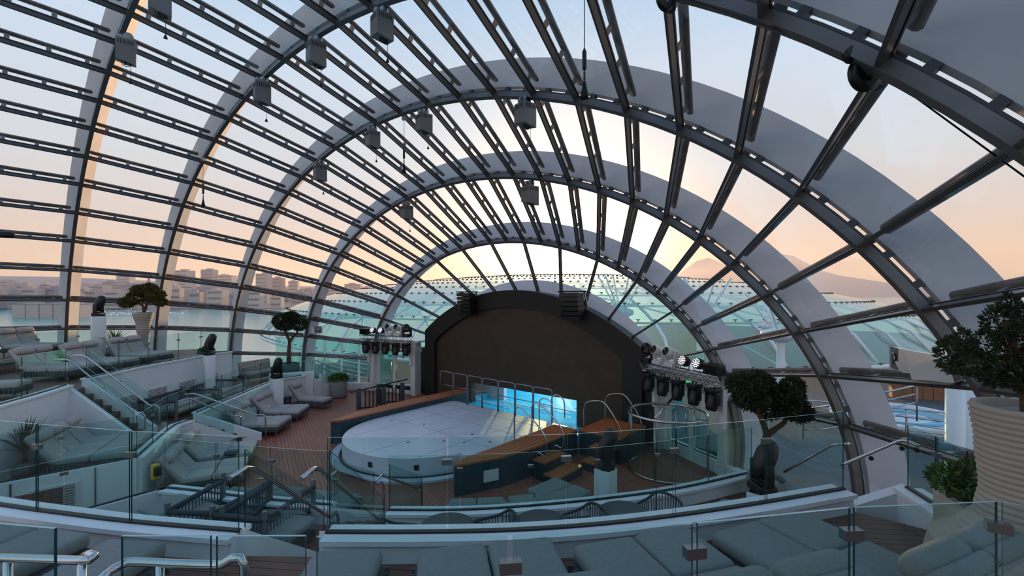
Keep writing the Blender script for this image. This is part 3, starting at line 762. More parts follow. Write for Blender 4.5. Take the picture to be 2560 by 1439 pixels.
def truss(A, B, z, label, where, flip):
    a, b = Vector((*A, z)), Vector((*B, z)); d = (b-a).normalized(); L = (b-a).length; nrm = Vector((d.y, -d.x, 0)); rz = atan2(d.y, d.x)
    root = empty('lighting_truss', a, rz, label, 'truss')
    for y, zz in ((-.14, 0), (.14, 0), (-.14, .2), (.14, .2)): MB().use('steel_dull').tube([(0, y, zz), (L, y, zz)], .02, 6).build('chord', root)
    n = int(L/.22)
    for y in (-.14, .14):
        mb = MB().use('steel_dull')
        for i in range(n): mb.tube([(L*i/n, y, 0 if i % 2 else .2), (L*(i+1)/n, y, .2 if i % 2 else 0)], .011, 5)
        mb.build('lacing', root)
    for x in (.25, L-.25): MB().use('white_satin').box((x, .3, -.62), (.14, .14, 1.2)).box((x, .1, -.02), (.14, .5, .06)).build('support_post', root)
    ords = ['first', 'second', 'third', 'fourth', 'fifth']
    for i in range(5):
        p = a+d*(L*(.1+.2*i))+nrm*.0+Vector((0, 0, -.10))
        j = i if not flip else 4-i
        put(HB, p, rz, f'{ords[j]} black hanging lamp from the screen, truss {where}', 'moving heads under the trusses', 1.05)
    seq = ['round', 'white', 'white', 'par', 'par', 'box']
    if not flip: pass
    for i, kd in enumerate(seq):
        t = (i+.5)/6
        if flip: t = 1-t
        p = a+d*(L*t)+Vector((0, 0, .22))
        if kd == 'round': put(RND, p, rz, f'black round wash light on top of the truss {where}', None, 1.1)
        if kd == 'white': put(HW, p, rz, f'white head on the truss {where}, '+('beside the black wash light' if i == 1 else 'beside the lit lamps'), 'white moving heads on the trusses', 1.1)
        if kd == 'par': put(PAR, p, rz, f'lit round lamp on the truss {where}, '+('beside the white heads' if i == 3 else 'beside the black box'), 'lit round lamps on the trusses', 1.0)
        if kd == 'box':
            q = empty('black_box_light', p, rz, f'black box unit at the outer end of the truss {where}', 'stage light')
            MB().use('black_plastic').rbox((0, 0, .17), (.5, .3, .3), .02, 2).build('case', q); MB().use('lens_dark').box((0, -.155, .17), (.42, .01, .2)).build('front', q)
truss((-8.75, 13.0), (-5.75, 13.9), 2.72, 'steel lighting truss over the glazed doors by the balustrade', 'over the doors by the balustrade', True)
truss((5.9, 14.35), (8.75, 12.95), 2.62, 'steel lighting truss over the glazed doors by the glass enclosure', 'by the glass enclosure', False)
# standing moving heads on white pedestals
def pedestal(x, y, z0, h, w, label, rz=0):
    root = empty('light_pedestal', (x, y, z0), rz, label, 'pedestal')
    MB().use('white_paint').rbox((0, 0, h/2), (w, w, h), .015, 2).build('column', root); MB().use('steel_dull').box((0, 0, h+.006), (w*.9, w*.9, .012)).build('top_plate', root)
    return root
def stand_light(px, ytop, d, z0, w, where, sc, rz=None, yaw=2.4):
    p = atd(px, ytop, d); pedestal(p.x, p.y, z0, p.z-z0, w, 'white square pedestal '+where)
    put(SB, (p.x, p.y, p.z+.012), yaw, 'black standing lamp on pedestal '+where, 'moving heads on pedestals', sc)
stand_light(246, 790, 17.8, T3L, .42, 'beside the small palm', 1.05)
stand_light(523, 887, 18.0, T1, .34, 'at the end of the vented white curb', 1.1)
stand_light(692, 945, 19.2, 0, .40, 'behind the single lounger', 1.15, yaw=1.8)
stand_light(1514, 1170, 9.7, 0, .36, 'behind the front curb near the flat pads', 1.1)
stand_light(1905, 1228, 8.15, T1, .42, 'between the long curbs by the forked tree', 1.2)
p = atd(1830, 1250, 8.2)
gv = MB().use('fabric_silver').rbox((0, 0, .2), (.5, .35, .4), .12, 3).build('covered_bundle', loc=(p.x, p.y, T1)); tag(gv, 'grey fabric covered bundle beside the white pedestal', 'bundle')
for pr in protos:
    for ch in list(pr.children_recursive): bpy.data.objects.remove(ch)
    bpy.data.objects.remove(pr)
# ------------------------------------------------------------------ lounge furniture
def lounger_proto(cols, back=True, cush='cushion', w=.62):
    root = empty('lounger' if cols == 1 else 'double_lounger', (0, 0, -50), 0, 'x', 'lounger'); W = cols*w+.04
    MB().use('rope_dark').rbox((0, .28, .22), (W, 1.42, .14), .03, 2).build('base', root)
    mb = MB().use('rope_grey')
    for sx in (-W/2-.006, W/2+.006):
        for i in range(16): mb.bar((sx, -.38+i*.088, .16), (sx, -.38+i*.088, .285), .02, .05)
    mb.build('rope_weave', root)
    for sx in (-1, 1):
        for y in (-.34, .90): MB().use('frame_grey').tube([(sx*(W/2-.08), y, .16), (sx*(W/2-.08), y, 0)], [.028, .02], 8).build('leg', root)
    for c in range(cols):
        x = (c-(cols-1)/2)*w
        MB().use(cush).rbox((x, .66, .365), (w-.012, .66, .15), .055, 3, puff=.012).build('foot_cushion', root)
        MB().use(cush).rbox((x, .00, .365), (w-.012, .64, .15), .055, 3, puff=.012).build('seat_cushion', root)
        if back:
            M = Matrix.Rotation(radians(-52), 3, 'X')
            bc = MB().use(cush).rbox((x, -.52, .66), (w-.012, .84, .13), .05, 3, M, puff=.0).build('back_cushion', root)
            M2 = Matrix.Rotation(radians(-52), 3, 'X'); q = Vector((x, -.60, .94))
            hr = MB().use(cush).rbox(q, (w-.05, .24, .20), .095, 4, M2).build('headrest', root)
            MB().use('rope_dark').box(q+M2@Vector((.0, .12, -.06)), (w-.1, .012, .04), M2).build('strap', hr)
    if back:
        M = Matrix.Rotation(radians(-52), 3, 'X')
        MB().use('frame_grey').box((0, -.565, .61), (W-.06, .80, .03), M).build('back_frame', root)
        MB().use('frame_grey').tube([(-W/2+.1, -.62, .62), (-W/2+.1, -.55, .2)], .015, 6).tube([(W/2-.1, -.62, .62), (W/2-.1, -.55, .2)], .015, 6).build('back_prop', root)
    return root
LD, LS = lounger_proto(2), lounger_proto(1)
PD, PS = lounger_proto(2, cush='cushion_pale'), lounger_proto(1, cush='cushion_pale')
def face(v, to=Q): return atan2(-(to.x-v.x), (to.y-v.y))
def by_foot(pr, px, py, floor, label, group, z=.44, turn=0, back=.98):
    p = at(px, py, floor+z); a = face(p)+turn; d = Vector((-sin(a), cos(a), 0))
    return put(pr, (p.x-d.x*back, p.y-d.y*back, floor), a, label, group)
def by_pos(pr, x, y, floor, label, group, turn=0):
    v = Vector((x, y, 0)); return put(pr, (x, y, floor), face(v)+turn, label, group)
G = 'grey daybeds on the upper tier'
by_foot(LD, 1215, 1352, T2, 'double grey daybed on the upper tier with the curb steps beside its neighbour', G)
by_foot(LD, 1580, 1334, T2, 'double grey daybed on the upper tier, midway along the long curb', G)
by_foot(LD, 1890, 1296, T2, 'double grey daybed with thick headrests, closest to the ribbed vase', G)
by_foot(LS, 872, 1370, T2, 'single grey daybed on the upper tier right beside the curb steps', G)
by_foot(LS, 345, 1346, T2, 'single grey daybed behind the low glass panel with steel rail', G)
by_foot(LD, 105, 1312, T2, 'double grey daybed along the upper curb beside the aisle', G)
G = 'loungers along the front curb'
def along(path, t):
    L = len(path)-1; i = min(L-1, int(t*L)); p = path[i].lerp(path[i+1], t*L-i); d = (path[i+1]-path[i]).normalized(); return p, d
def row(path, ts, dist, pr, floor, labels, group, side=1):
    for t, lb in zip(ts, labels):
        p, d = along(path, t); n = Vector((-d.y, d.x, 0))
        if n.dot(Q-p) < 0: n = -n
        q = p+n*dist; put(pr, (q.x, q.y, floor), atan2(-n.x, n.y), lb, group)
row(k1b, (.20, .40), 1.12, LD, 0, ['double grey lounger backed against the front curb next to the steps', 'double grey lounger backed against the front curb next to the flat pads'], G)
row(k1a, (.27, .68), 1.12, LD, 0, ['double grey lounger behind the front curb beside the aisle', 'double grey lounger behind the front curb between aisle lounger and steps'], G)
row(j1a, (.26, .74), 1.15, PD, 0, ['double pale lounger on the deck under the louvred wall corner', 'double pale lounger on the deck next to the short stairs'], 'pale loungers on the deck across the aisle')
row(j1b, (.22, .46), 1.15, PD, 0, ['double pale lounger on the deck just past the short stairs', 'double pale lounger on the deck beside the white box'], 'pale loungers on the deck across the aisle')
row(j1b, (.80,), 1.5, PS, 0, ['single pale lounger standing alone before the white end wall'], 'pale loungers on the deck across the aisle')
p = at(1397, 1224, .44); a = face(p)+.15
od = empty('flat_daybed', (p.x, p.y, 0), a, 'flat daybed of two plump grey pads on the deck by the front curb', 'daybed')
MB().use('rope_dark').rbox((0, 0, .19), (1.0, 1.12, .22), .03, 2).build('base', od)
for y in (-.285, .285): MB().use('cushion').rbox((0, y, .37), (1.02, .56, .17), .06, 3, puff=.012).build('pad', od)
G = 'pale loungers on the far lower tier'
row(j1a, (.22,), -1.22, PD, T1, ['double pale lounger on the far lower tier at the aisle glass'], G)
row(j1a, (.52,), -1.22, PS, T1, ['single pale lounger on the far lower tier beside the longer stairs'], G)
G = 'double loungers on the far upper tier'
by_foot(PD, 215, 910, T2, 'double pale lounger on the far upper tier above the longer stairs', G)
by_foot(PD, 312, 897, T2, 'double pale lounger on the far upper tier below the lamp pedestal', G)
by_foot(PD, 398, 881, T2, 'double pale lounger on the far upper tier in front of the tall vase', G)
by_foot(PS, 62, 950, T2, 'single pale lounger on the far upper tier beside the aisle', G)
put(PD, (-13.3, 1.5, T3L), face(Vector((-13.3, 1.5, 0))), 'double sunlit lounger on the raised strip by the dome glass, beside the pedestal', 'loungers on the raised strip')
put(PD, (-12.3, -.9, T3L), face(Vector((-12.3, -.9, 0))), 'double lounger on the raised strip by the dome glass, toward the aisle', 'loungers on the raised strip')
for pr in (LD, LS, PD, PS):
    for ch in list(pr.children_recursive): bpy.data.objects.remove(ch)
    bpy.data.objects.remove(pr)
# sofa by the forked tree
def sofa(p, a, label):
    root = empty('grey_sofa', p, a, label, 'sofa')
    MB().use('rope_grey').rbox((0, 0, .26), (1.7, .75, .16), .03, 2).build('base', root)
    for x in (-.42, .42):
        MB().use('cushion_pale').rbox((x, .02, .41), (.82, .7, .15), .05, 3).build('seat_cushion', root)
        MB().use('cushion_pale').rbox((x, -.30, .70), (.82, .16, .5), .06, 3, Matrix.Rotation(radians(12), 3, 'X')).build('back_cushion', root)
    for x in (-.78, .78):
        for y in (-.3, .3): MB().use('frame_grey').tube([(x, y, .18), (x, y, 0)], .022, 6).build('leg', root)
p = at(648, 940, T1); p = CAM+(p-CAM)*.955; p.z = T1; sofa(p, face(p)+.2, 'grey two-seat sofa in front of the glass behind the forked tree')
# rope lounges: deep baskets of dark rope with pads
def rope_lounge(p, a, label, group, pads=True, n=2):
    root = empty('rope_lounge', p, a, label, 'lounge seat', group); W = .95*n
    MB().use('rope_dark').rbox((0, .1, .2), (W, 1.25, .06), .02, 2).build('base', root)
    for (x0, y0, x1, y1) in ((-W/2, -.52, W/2, -.52), (-W/2, -.52, -W/2, .72), (W/2, -.52, W/2, .72)):
        wl = MB().use('rope_dark').tube([(x0, y0, .62), (x1, y1, .62)], .045, 8).tube([(x0, y0, .28), (x1, y1, .28)], .035, 8).build('side_rail', root)
        L = hypot(x1-x0, y1-y0); k = int(L/.07); mb = MB().use('rope_grey')
        for i in range(1, k): t = i/k; mb.bar((x0+(x1-x0)*t, y0+(y1-y0)*t, .28), (x0+(x1-x0)*t, y0+(y1-y0)*t, .62), .018, .018)
        mb.build('rope_weave', wl)
    for x in (-W/2, W/2):
        for y in (-.52, .72): MB().use('frame_grey').box((x, y, .36), (.06, .06, .8)).build('post', root)
    if pads:
        for i in range(n):
            x = (i-(n-1)/2)*.93
            MB().use('cushion_pale').rbox((x, .25, .30), (.86, 1.0, .15), .055, 3).build('seat_cushion', root)
            MB().use('cushion_pale').rbox((x, .62, .43), (.84, .17, .17), .08, 3).build('bolster', root)
for t, lb in ((.42, 'dark rope lounge with pale bolsters, the one nearer the longer stairs'), (.70, 'dark rope lounge with pale bolsters, the one nearer the end pedestal')):
    p, d = along(j2b, t); n = Vector((-d.y, d.x, 0)); n = n if n.dot(Q-p) > 0 else -n; q = p+n*.95
    rope_lounge((q.x, q.y, T1), atan2(-n.x, n.y), lb, 'rope lounges below the vented curb')
p = at(546, 1292, T1+.3); rope_lounge((p.x, p.y, T1), face(p)+.25, 'empty dark rope frame on the lower tier beside flat grey pads', 'rope frames on the lower tier', False, 1)
p = at(655, 1303, T1+.3); rope_lounge((p.x, p.y, T1), face(p)+.05, 'empty dark rope frame on the lower tier next to the upper steps', 'rope frames on the lower tier', False, 1)
p = at(390, 1272, T1+.35); p = CAM+(p-CAM)*.95; a = face(p)
fd = empty('flat_daybed', (p.x, p.y, T1), a, 'flat daybed of four grey pads on the lower tier by the aisle', 'daybed')
MB().use('rope_dark').rbox((0, 0, .17), (1.3, 1.5, .2), .03, 2).build('base', fd)
for x in (-.33, .33):
    for y in (-.38, .38): MB().use('cushion').rbox((x, y, .34), (.63, .74, .15), .055, 3, puff=.012).build('pad', fd)
p = at(718, 1322, T1+.3)
fd = empty('foot_stool', (p.x, p.y, T1), face(p), 'grey padded footstool on the lower tier beside the rope frame', 'footstool')
MB().use('rope_dark').rbox((0, 0, .15), (.6, .7, .2), .03, 2).build('base', fd); MB().use('cushion').rbox((0, 0, .31), (.6, .7, .14), .055, 3, puff=.012).build('pad', fd)
# round tables and rope armchairs on the lower tier
def round_table(p, r, h, label, group=None):
    root = empty('round_table', p, 0, label, 'table', group)
    MB().use('table_dark').lathe([(r*.5, 0), (r*.5, .02), (.03, .04)], 20).build('foot', root)
    MB().use('table_dark').lathe([(.035, .02), (.035, h-.03)], 10).build('stem', root)
    MB().use('table_dark').lathe([(r-.01, h-.035), (r, h-.02), (r, h), (r-.01, h+.005), (0, h+.006)], 28).build('top', root)
def rope_chair(p, a, label, group):
    root = empty('rope_armchair', p, a, label, 'armchair', group)
    MB().use('cushion').rbox((0, .02, .40), (.52, .5, .1), .04, 3).build('seat_cushion', root)
    MB().use('rope_dark').rbox((0, 0, .32), (.56, .56, .06), .02, 2).build('seat', root)
    for x, y in ((-.28, .26), (.28, .26), (-.28, -.28), (.28, -.28)): MB().use('frame_grey').tube([(x, y, 0), (x, y, .74 if y < 0 else .62)], .016, 6).build('leg', root)
    arm = [(-.28, .26, .62), (-.29, -.1, .66), (-.26, -.28, .74), (0, -.33, .77), (.26, -.28, .74), (.29, -.1, .66), (.28, .26, .62)]
    MB().use('rope_dark').tube(smooth_path(arm, .06), .022, 8).build('arm_rail', root)
    mb = MB().use('rope_grey'); sp = smooth_path(arm, .05)
    for q in sp[::1]: mb.bar(q, (q.x*.95, q.y*.95, .34), .014, .014)
    mb.build('rope_back', root)
tb = [(1562, 1279, 'round dark table on the lower tier by the lamp pedestal'), (1355, 1303, 'round dark table on the lower tier, middle one behind the long curb'), (1118, 1312, 'round dark table on the lower tier nearest the steps')]
for i, (px, py, lb) in enumerate(tb):
    p = at(px, py, T1+.74); round_table((p.x, p.y, T1), .40, .74, lb, 'round tables on the lower tier')
    for j, (da, wd) in enumerate(((1.5, 'on its aisle side'), (-1.5, 'on its dome side'))):
        b = face(p)+da; q = p+Vector((-sin(b), cos(b), 0))*.72
        rope_chair((q.x, q.y, T1), b+pi, 'dark rope armchair at the '+('table by the lamp pedestal ', 'middle table ', 'table nearest the steps ')[i]+wd, 'rope armchairs at the round tables')
def stool(p, label, h=.46, r=.2):
    root = empty('drum_table', p, 0, label, 'side table')
    MB().use('table_dark').lathe([(r*.72, 0), (r*.9, .05), (r*.85, h*.5), (r*.95, h-.05)], 20).build('drum', root); MB().use('table_dark').lathe([(r, h-.05), (r, h), (0, h+.004)], 20).build('top', root)
p = at(655, 1066, 0); stool(p, 'dark drum side table on the deck beside the short stairs')
p = at(718, 1018, 0); stool(p, 'dark drum side table on the deck behind the single lounger')
p = at(580, 1128, .46); stool((p.x, p.y, 0), 'dark drum side table at the end of the pale loungers under the stairs')
p = at(650, 1010, .3); p = CAM+(p-CAM)*.925; wb = empty('white_box', (p.x, p.y, 0), .6, 'small white service box between the pale loungers', 'box')
MB().use('white_paint').rbox((0, 0, .28), (.5, .5, .56), .02, 2).build('body', wb); MB().use('black_plastic').box((.1, -.255, .3), (.08, .01, .36)).build('slot', wb)
p = at(532, 955, T1); wb = empty('cable_case', (p.x, p.y, T1), .4, 'low black cable case on the far lower tier below the pedestal', 'case')
MB().use('black_plastic').rbox((0, 0, .12), (.8, .35, .2), .04, 2).build('body', wb); MB().use('black_matte').box((0, 0, .235), (.7, .28, .03)).build('lid', wb)
# white end wall with signs beside the far short stairs
e0 = P2(770, 935, 1.15)
ew = empty('wall_end', (*P2(770, 993, 0), 0), radians(62), 'white end wall with red signs at the end of the far lower curb', None, None, 'structure')
MB().use('white_paint').box((-.7, -.1, .62), (1.9, .6, 1.24)).build('wall_body', ew)
for x in (-1.0, -.82, -.45): MB().use('sign_red').box((x, -.41, .98), (.12, .012, .12)).build('sign', ew)
t0, t1 = P2(770, 935, 1.15), P2(800, 932, 1.15)
bl, brr = P2(838, 985, 0), P2(862, 975, 0)
stairs((t1[0], t1[1]), (t0[0], t0[1]), brr, bl, T1, 0, 'short stairs down to the deck by the grey round planter')

# ------------------------------------------------------------------ plants
def leaves(mb, c, rad, n, size, rnd, shell_bias=.55):
    for _ in range(n):
        while True:
            v = Vector((rnd.uniform(-1, 1), rnd.uniform(-1, 1), rnd.uniform(-1, 1)))
            if v.length < 1: break
        r = v.length; v = v.normalized()*(shell_bias+(1-shell_bias)*r) if r > 1e-3 else v
        p = Vector(c)+Vector((v.x*rad[0], v.y*rad[1], v.z*rad[2]))
        d = (v+Vector((rnd.gauss(0, .5), rnd.gauss(0, .5), rnd.gauss(.25, .5)))).normalized(); s = d.cross(Vector((rnd.gauss(0, 1), rnd.gauss(0, 1), rnd.gauss(0, 1)))).normalized()
        L = size*rnd.uniform(.7, 1.4); w = L*.22
        mb.add([p-d*L*.2, p+s*w+d*L*.35, p+d*L, p-s*w+d*L*.35], [(0, 1, 2, 3)])
def ribbed_vase(prof, ribs, n=40):
    out = []
    zs = [z for _, z in prof]; H = zs[-1]
    def rad(z):
        for (r0, z0), (r1, z1) in zip(prof, prof[1:]):
            if z <= z1: t = (z-z0)/(z1-z0); t = t*t*(3-2*t); return r0+(r1-r0)*t
        return prof[-1][0]
    m = ribs*4
    for i in range(m+1):
        z = H*i/m; out.append((rad(z)+.010*(1 if i % 4 in (1, 2) else -.3), z))
    return out
def plant_pot(p, prof, ribs, material, label, cat='planter', rim=.88):
    root = empty('planter', p, 0, label, cat); pr = ribbed_vase(prof, ribs) if ribs else prof
    R, H = pr[-1]; MB().use(material).lathe(pr+[(R*rim, H), (R*rim, H-.08)], 40).build('pot', root)
    MB().use('gravel').lathe([(R*rim, H-.09), (R*rim*.6, H-.05), (0, H-.045)], 24).build('gravel_fill', root)
    return H
def tree(p, limbs, clumps, leafmat, n, size, label, name='bonsai_tree', cat='tree', bark='bark'):
    rnd = random.Random(int(p[0]*1000)); root = empty(name, p, 0, label, cat)
    mb = MB().use(bark)
    for pts, r0, r1 in limbs:
        sp = smooth_path([Vector(q) for q in pts], .08); k = len(sp); mb.tube(sp, [r0+(r1-r0)*i/(k-1) for i in range(k)], 8)
    mb.build('trunk', root)
    mb = MB().use(leafmat)
    for c, rad in clumps: leaves(mb, c, rad, int(n*(rad[0]*rad[1]*rad[2])**.5/.06), size, rnd)
    mb.build('crown', root)
    return root
def cam_off(dx, dz, dd=0): v = RGT*dx+FWD*dd; return (v.x, v.y, dz)   # offset seen from the seats: across, up, away
# tall white vase with olive bonsai
p = at(358, 885, T2); p = CAM+(p-CAM)*.965; H = plant_pot((p.x, p.y, T2), [(.36, 0), (.40, .06), (.30, .22), (.18, .42), (.165, .7), (.25, 1.3), (.37, 1.92)], 26, 'planter_white', 'tall white ribbed vase planter standing behind the far double loungers')
q = (p.x, p.y, T2+H-.06); O = cam_off
tree(q, [([(0, 0, -.04), O(.02, .25), O(-.3, .45, .1), O(-.75, .42)], .07, .025), ([(0, 0, -.04), O(.12, .3), O(.35, .55, -.1), O(.6, .7)], .07, .025), ([(0, 0, -.04), O(0, .4, .2), O(-.15, .8, .2)], .06, .02), ([(0, 0, 0), O(.2, .5), O(.15, .95)], .05, .02)],
     [(O(-.72, .48), (.3, .3, .2)), (O(-.35, .72, .1), (.36, .34, .22)), (O(-.1, 1.0), (.34, .34, .22)), (O(.25, 1.05), (.34, .32, .24)), (O(.55, .78), (.36, .34, .24)), (O(.15, .72, .3), (.36, .34, .2)), (O(.72, .5), (.24, .24, .16))], 'leaf_olive', 420, .09, 'sunlit olive bonsai in the tall white vase')
# forked tree in teal pot
p = at(722, 950, T1); p = CAM+(p-CAM)*1.03; p.z = T1
H = plant_pot(p, [(.42, 0), (.50, .12), (.52, .45), (.50, .72)], 0, 'planter_teal', 'dark teal round planter before the white end wall')
tree((p.x, p.y, T1+H-.06), [([(0, 0, -.05), O(.0, .6), O(.03, 1.15), O(-.1, 1.45), O(-.25, 1.9)], .12, .05), ([O(.02, 1.1), O(.2, 1.35), O(.42, 1.6), O(.5, 1.9)], .08, .04)],
     [(O(-.32, 2.15), (.5, .45, .34)), (O(.05, 2.3, .1), (.42, .4, .3)), (O(.52, 2.0), (.42, .38, .3)), (O(-.1, 1.95, -.2), (.45, .4, .22))], 'leaf_dark', 520, .085, 'forked tree with two dense dark crowns in the teal planter', 'forked_tree')
# forked tree near the lamp pedestal
p = atd(1916, 1265, 9.05); p.z = T1
H = plant_pot(p, [(.30, 0), (.36, .1), (.38, .35), (.36, .5)], 0, 'planter_grey', 'grey planter of the forked tree behind the lamp pedestal')
B = 5-(1100-735)/1138*9.05-T1-H
tree((p.x, p.y, T1+H-.06), [([(0, 0, -.1), O(-.02, .5), O(-.02, B+.02), O(.0, B+.2), O(-.12, B+.55), O(-.22, B+.85)], .10, .045), ([O(.0, B+.15), O(.2, B+.3), O(.36, B+.42), O(.42, B+.62)], .065, .035)],
     [(O(-.42, B+1.15), (.36, .34, .24)), (O(-.15, B+1.15, .1), (.34, .32, .26)), (O(-.3, B+.88), (.32, .3, .2)), (O(.1, B+.72, .1), (.3, .28, .24)), (O(.45, B+.82), (.30, .28, .26)), (O(.62, B+.62), (.27, .26, .18)), (O(.52, B+1.1), (.2, .2, .2)), (O(.3, B+.95), (.25, .25, .2))], 'leaf_dark', 520, .075, 'forked tree with dark leafy crowns rising behind the black lamp', 'forked_tree')
# great ribbed vase by the daybeds
p = atd(2572, 1300, 3.9); p.z = T2
H = plant_pot(p, [(.60, 0), (.67, .28), (.64, .46), (.44, .64), (.33, .80), (.30, 1.0), (.33, 1.4), (.365, 1.74)], 34, 'planter_white', 'great ribbed vase planter with a bulging foot beside the daybeds')
tree((p.x, p.y, T2+H-.06), [([(0, 0, -.05), O(-.05, .2), O(-.28, .32), O(-.62, .38)], .05, .018), ([(0, 0, -.05), O(-.02, .3), O(-.15, .6), O(-.2, .8)], .055, .018), ([(0, 0, 0), O(.1, .35), O(.2, .6)], .05, .02)],
     [(O(-.64, .50), (.12, .12, .16)), (O(-.56, .62), (.06, .06, .10)), (O(-.46, .42), (.15, .13, .10)), (O(-.36, .60), (.07, .07, .12)), (O(-.24, .78), (.12, .12, .15)), (O(-.17, .92), (.06, .06, .10)), (O(-.10, .62), (.14, .14, .14)), (O(-.19, .38), (.13, .13, .10)), (O(-.3, .30), (.08, .08, .07)), (O(.08, .55), (.17, .17, .2)), (O(-.02, .3), (.15, .15, .13)), (O(-.04, .82), (.08, .08, .12)), (O(.1, .8), (.1, .1, .12))], 'leaf_dark', 900, .036, 'dark needle-leaved bonsai growing from the great ribbed vase')
# shrub in square white planter behind the vase
p = atd(2445, 1335, 4.62)
sq = empty('square_planter', (p.x, p.y, T2), .5, 'square pale planter box behind the great ribbed vase', 'planter')
MB().use('planter_white').rbox((0, 0, .3), (.5, .5, .6), .02, 2).build('pot', sq); MB().use('gravel').box((0, 0, .6), (.42, .42, .03)).build('gravel_fill', sq)
tree((p.x, p.y, T2+.58), [([(0, 0, 0), O(-.1, .15), O(-.2, .25)], .03, .01), ([(0, 0, 0), O(.08, .2)], .03, .01)], [(O(-.22, .24), (.22, .22, .13)), (O(.05, .25), (.24, .22, .15)), (O(-.05, .12), (.2, .2, .1))], 'leaf_green', 420, .06, 'low green shrub in the square pale planter', 'small_shrub', 'shrub')
# grey round planter with grass dome
p = at(846, 992, 0); H = plant_pot(p, [(.36, 0), (.42, .1), (.45, .6), (.40, .88)], 0, 'planter_grey', 'rounded grey concrete planter on the deck at the stair foot')
tree((p.x, p.y, H-.06), [([(0, 0, -.03), (0, 0, .08)], .05, .03)], [((0, 0, .08), (.42, .42, .20))], 'leaf_green', 620, .10, 'low rounded green shrub in the grey concrete planter', 'round_shrub', 'shrub')
# spiky palms
def spiky(p, h, n, label, leafmat='leaf_green'):
    root = empty('spiky_plant', p, 0, label, 'plant'); rnd = random.Random(int(p[0]*77))
    MB().use('planter_grey').lathe([(.18, 0), (.24, .06), (.25, .26), (.23, .28), (.0, .27)], 20).build('pot', root)
    MB().use('bark').tube([(0, 0, .25), (0, 0, .25+h*.25)], [.05, .04], 7).build('stem', root)
    for i in range(n):
        a = 2*pi*i/n+rnd.uniform(-.1, .1); e = rnd.uniform(.35, 1.35); L = h*rnd.uniform(.75, 1.05); w = .022
        d = Vector((cos(a)*cos(e), sin(a)*cos(e), sin(e))); sd = Vector((-sin(a), cos(a), 0)); b = Vector((0, 0, .25+h*.25)); m = b+d*L*.55; t = b+d*L+Vector((0, 0, -L*.12))
        mb = MB().use(leafmat); mb.add([b-sd*w*.6, b+sd*w*.6, m+sd*w, m-sd*w, t, m+Vector((0, 0, .012))], [(0, 1, 2, 5), (0, 5, 3), (3, 5, 4), (5, 2, 4)]); mb.build('leaf', root)
p = atd(287, 848, 18.0); spiky((p.x, p.y, T3L), .75, 34, 'small spiky palm in a pot beside the lamp pedestal')
p = at(118, 1085, T1); p = CAM+(p-CAM)*1.04; spiky((-3.0, 1.0, T1), 1.0, 40, 'dark spiky potted plant on the far lower tier', 'leaf_dark')
p = atd(515, 885, 19.4)
tree((p.x, p.y, p.z-.25), [([(0, 0, -.2), (0, 0, .3)], .03, .02)], [(O(-.1, .35), (.22, .2, .18)), (O(.12, .42), (.22, .2, .18))], 'leaf_green', 300, .08, 'small leafy shrub behind the end pedestal lamp', 'small_shrub', 'shrub')
pedestal(p.x, p.y, T1, p.z-.45-T1, .42, 'white box plinth carrying the small shrub')
# ------------------------------------------------------------------ rigging under the dome
def light_box(px, py, wpx, Y, label):
    p = aty(px, py, Y-.12); d = (p-CAM).dot(FWD); sc = wpx*d/1138/.60
    root = empty('hanging_light_box', p, PHI+radians(38), label, 'light fitting', 'grey light boxes hung from the arches'); root.scale = (sc, sc, sc)
    mb = MB().use('light_box')
    vs = [(-.21, -.21, .3), (.21, -.21, .3), (.21, .21, .3), (-.21, .21, .3), (-.21, -.21, -.26), (.21, -.21, -.34), (.21, .21, -.26), (-.21, .21, -.2)]
    mb.add(vs, [(0, 1, 2, 3), (7, 6, 5, 4), (0, 4, 5, 1), (1, 5, 6, 2), (2, 6, 7, 3), (3, 7, 4, 0)]); bd = mb.build('housing', root)
    for i in range(7):
        MB().use('gasket_black').box((-.15+i*.05, -.212, .2), (.018, .006, .11)).build('vent_slot', bd)
        MB().use('gasket_black').box((-.212, -.15+i*.05, .2), (.006, .018, .11)).build('vent_slot', bd)
    MB().use('black_plastic').box((.05, 0, -.275), (.2, .16, .05)).build('lens_port', bd)
    MB().use('steel_dull').lathe([(.05, -.05), (.11, -.05), (.12, 0), (.11, .05), (.05, .05)], 16, (.05, 0, .43), True, Matrix.Rotation(pi/2, 3, 'X')).lathe([(.04, -.04), (.09, -.04), (.09, .04), (.04, .04)], 14, (-.1, .05, .40), True, Matrix.Rotation(pi/2, 3, 'X')).build('clamp_wheel', root)
    MB().use('steel_dull').box((0, 0, .34), (.26, .12, .1)).build('bracket', root)
    cp = MB().use('gasket_black').tube([(.1, -.1, -.3), (.1, -.1, -.75)], .006, 5).build('safety_cord', root)
    MB().use('black_plastic').lathe([(.045, 0), (.015, .08), (.01, .09)], 10, (.1, -.1, -.83)).build('cord_weight', cp)
    MB().use('black_plastic').tube(smooth_path([(-.1, -.05, -.24), (-.06, -.08, -.38), (.06, -.06, -.38), (.1, 0, -.28)], .05), .01, 5).build('cable_loop', root)
AR = {2: ARCH_Y[2], 3: ARCH_Y[3], 4: ARCH_Y[4], 5: ARCH_Y[5]}
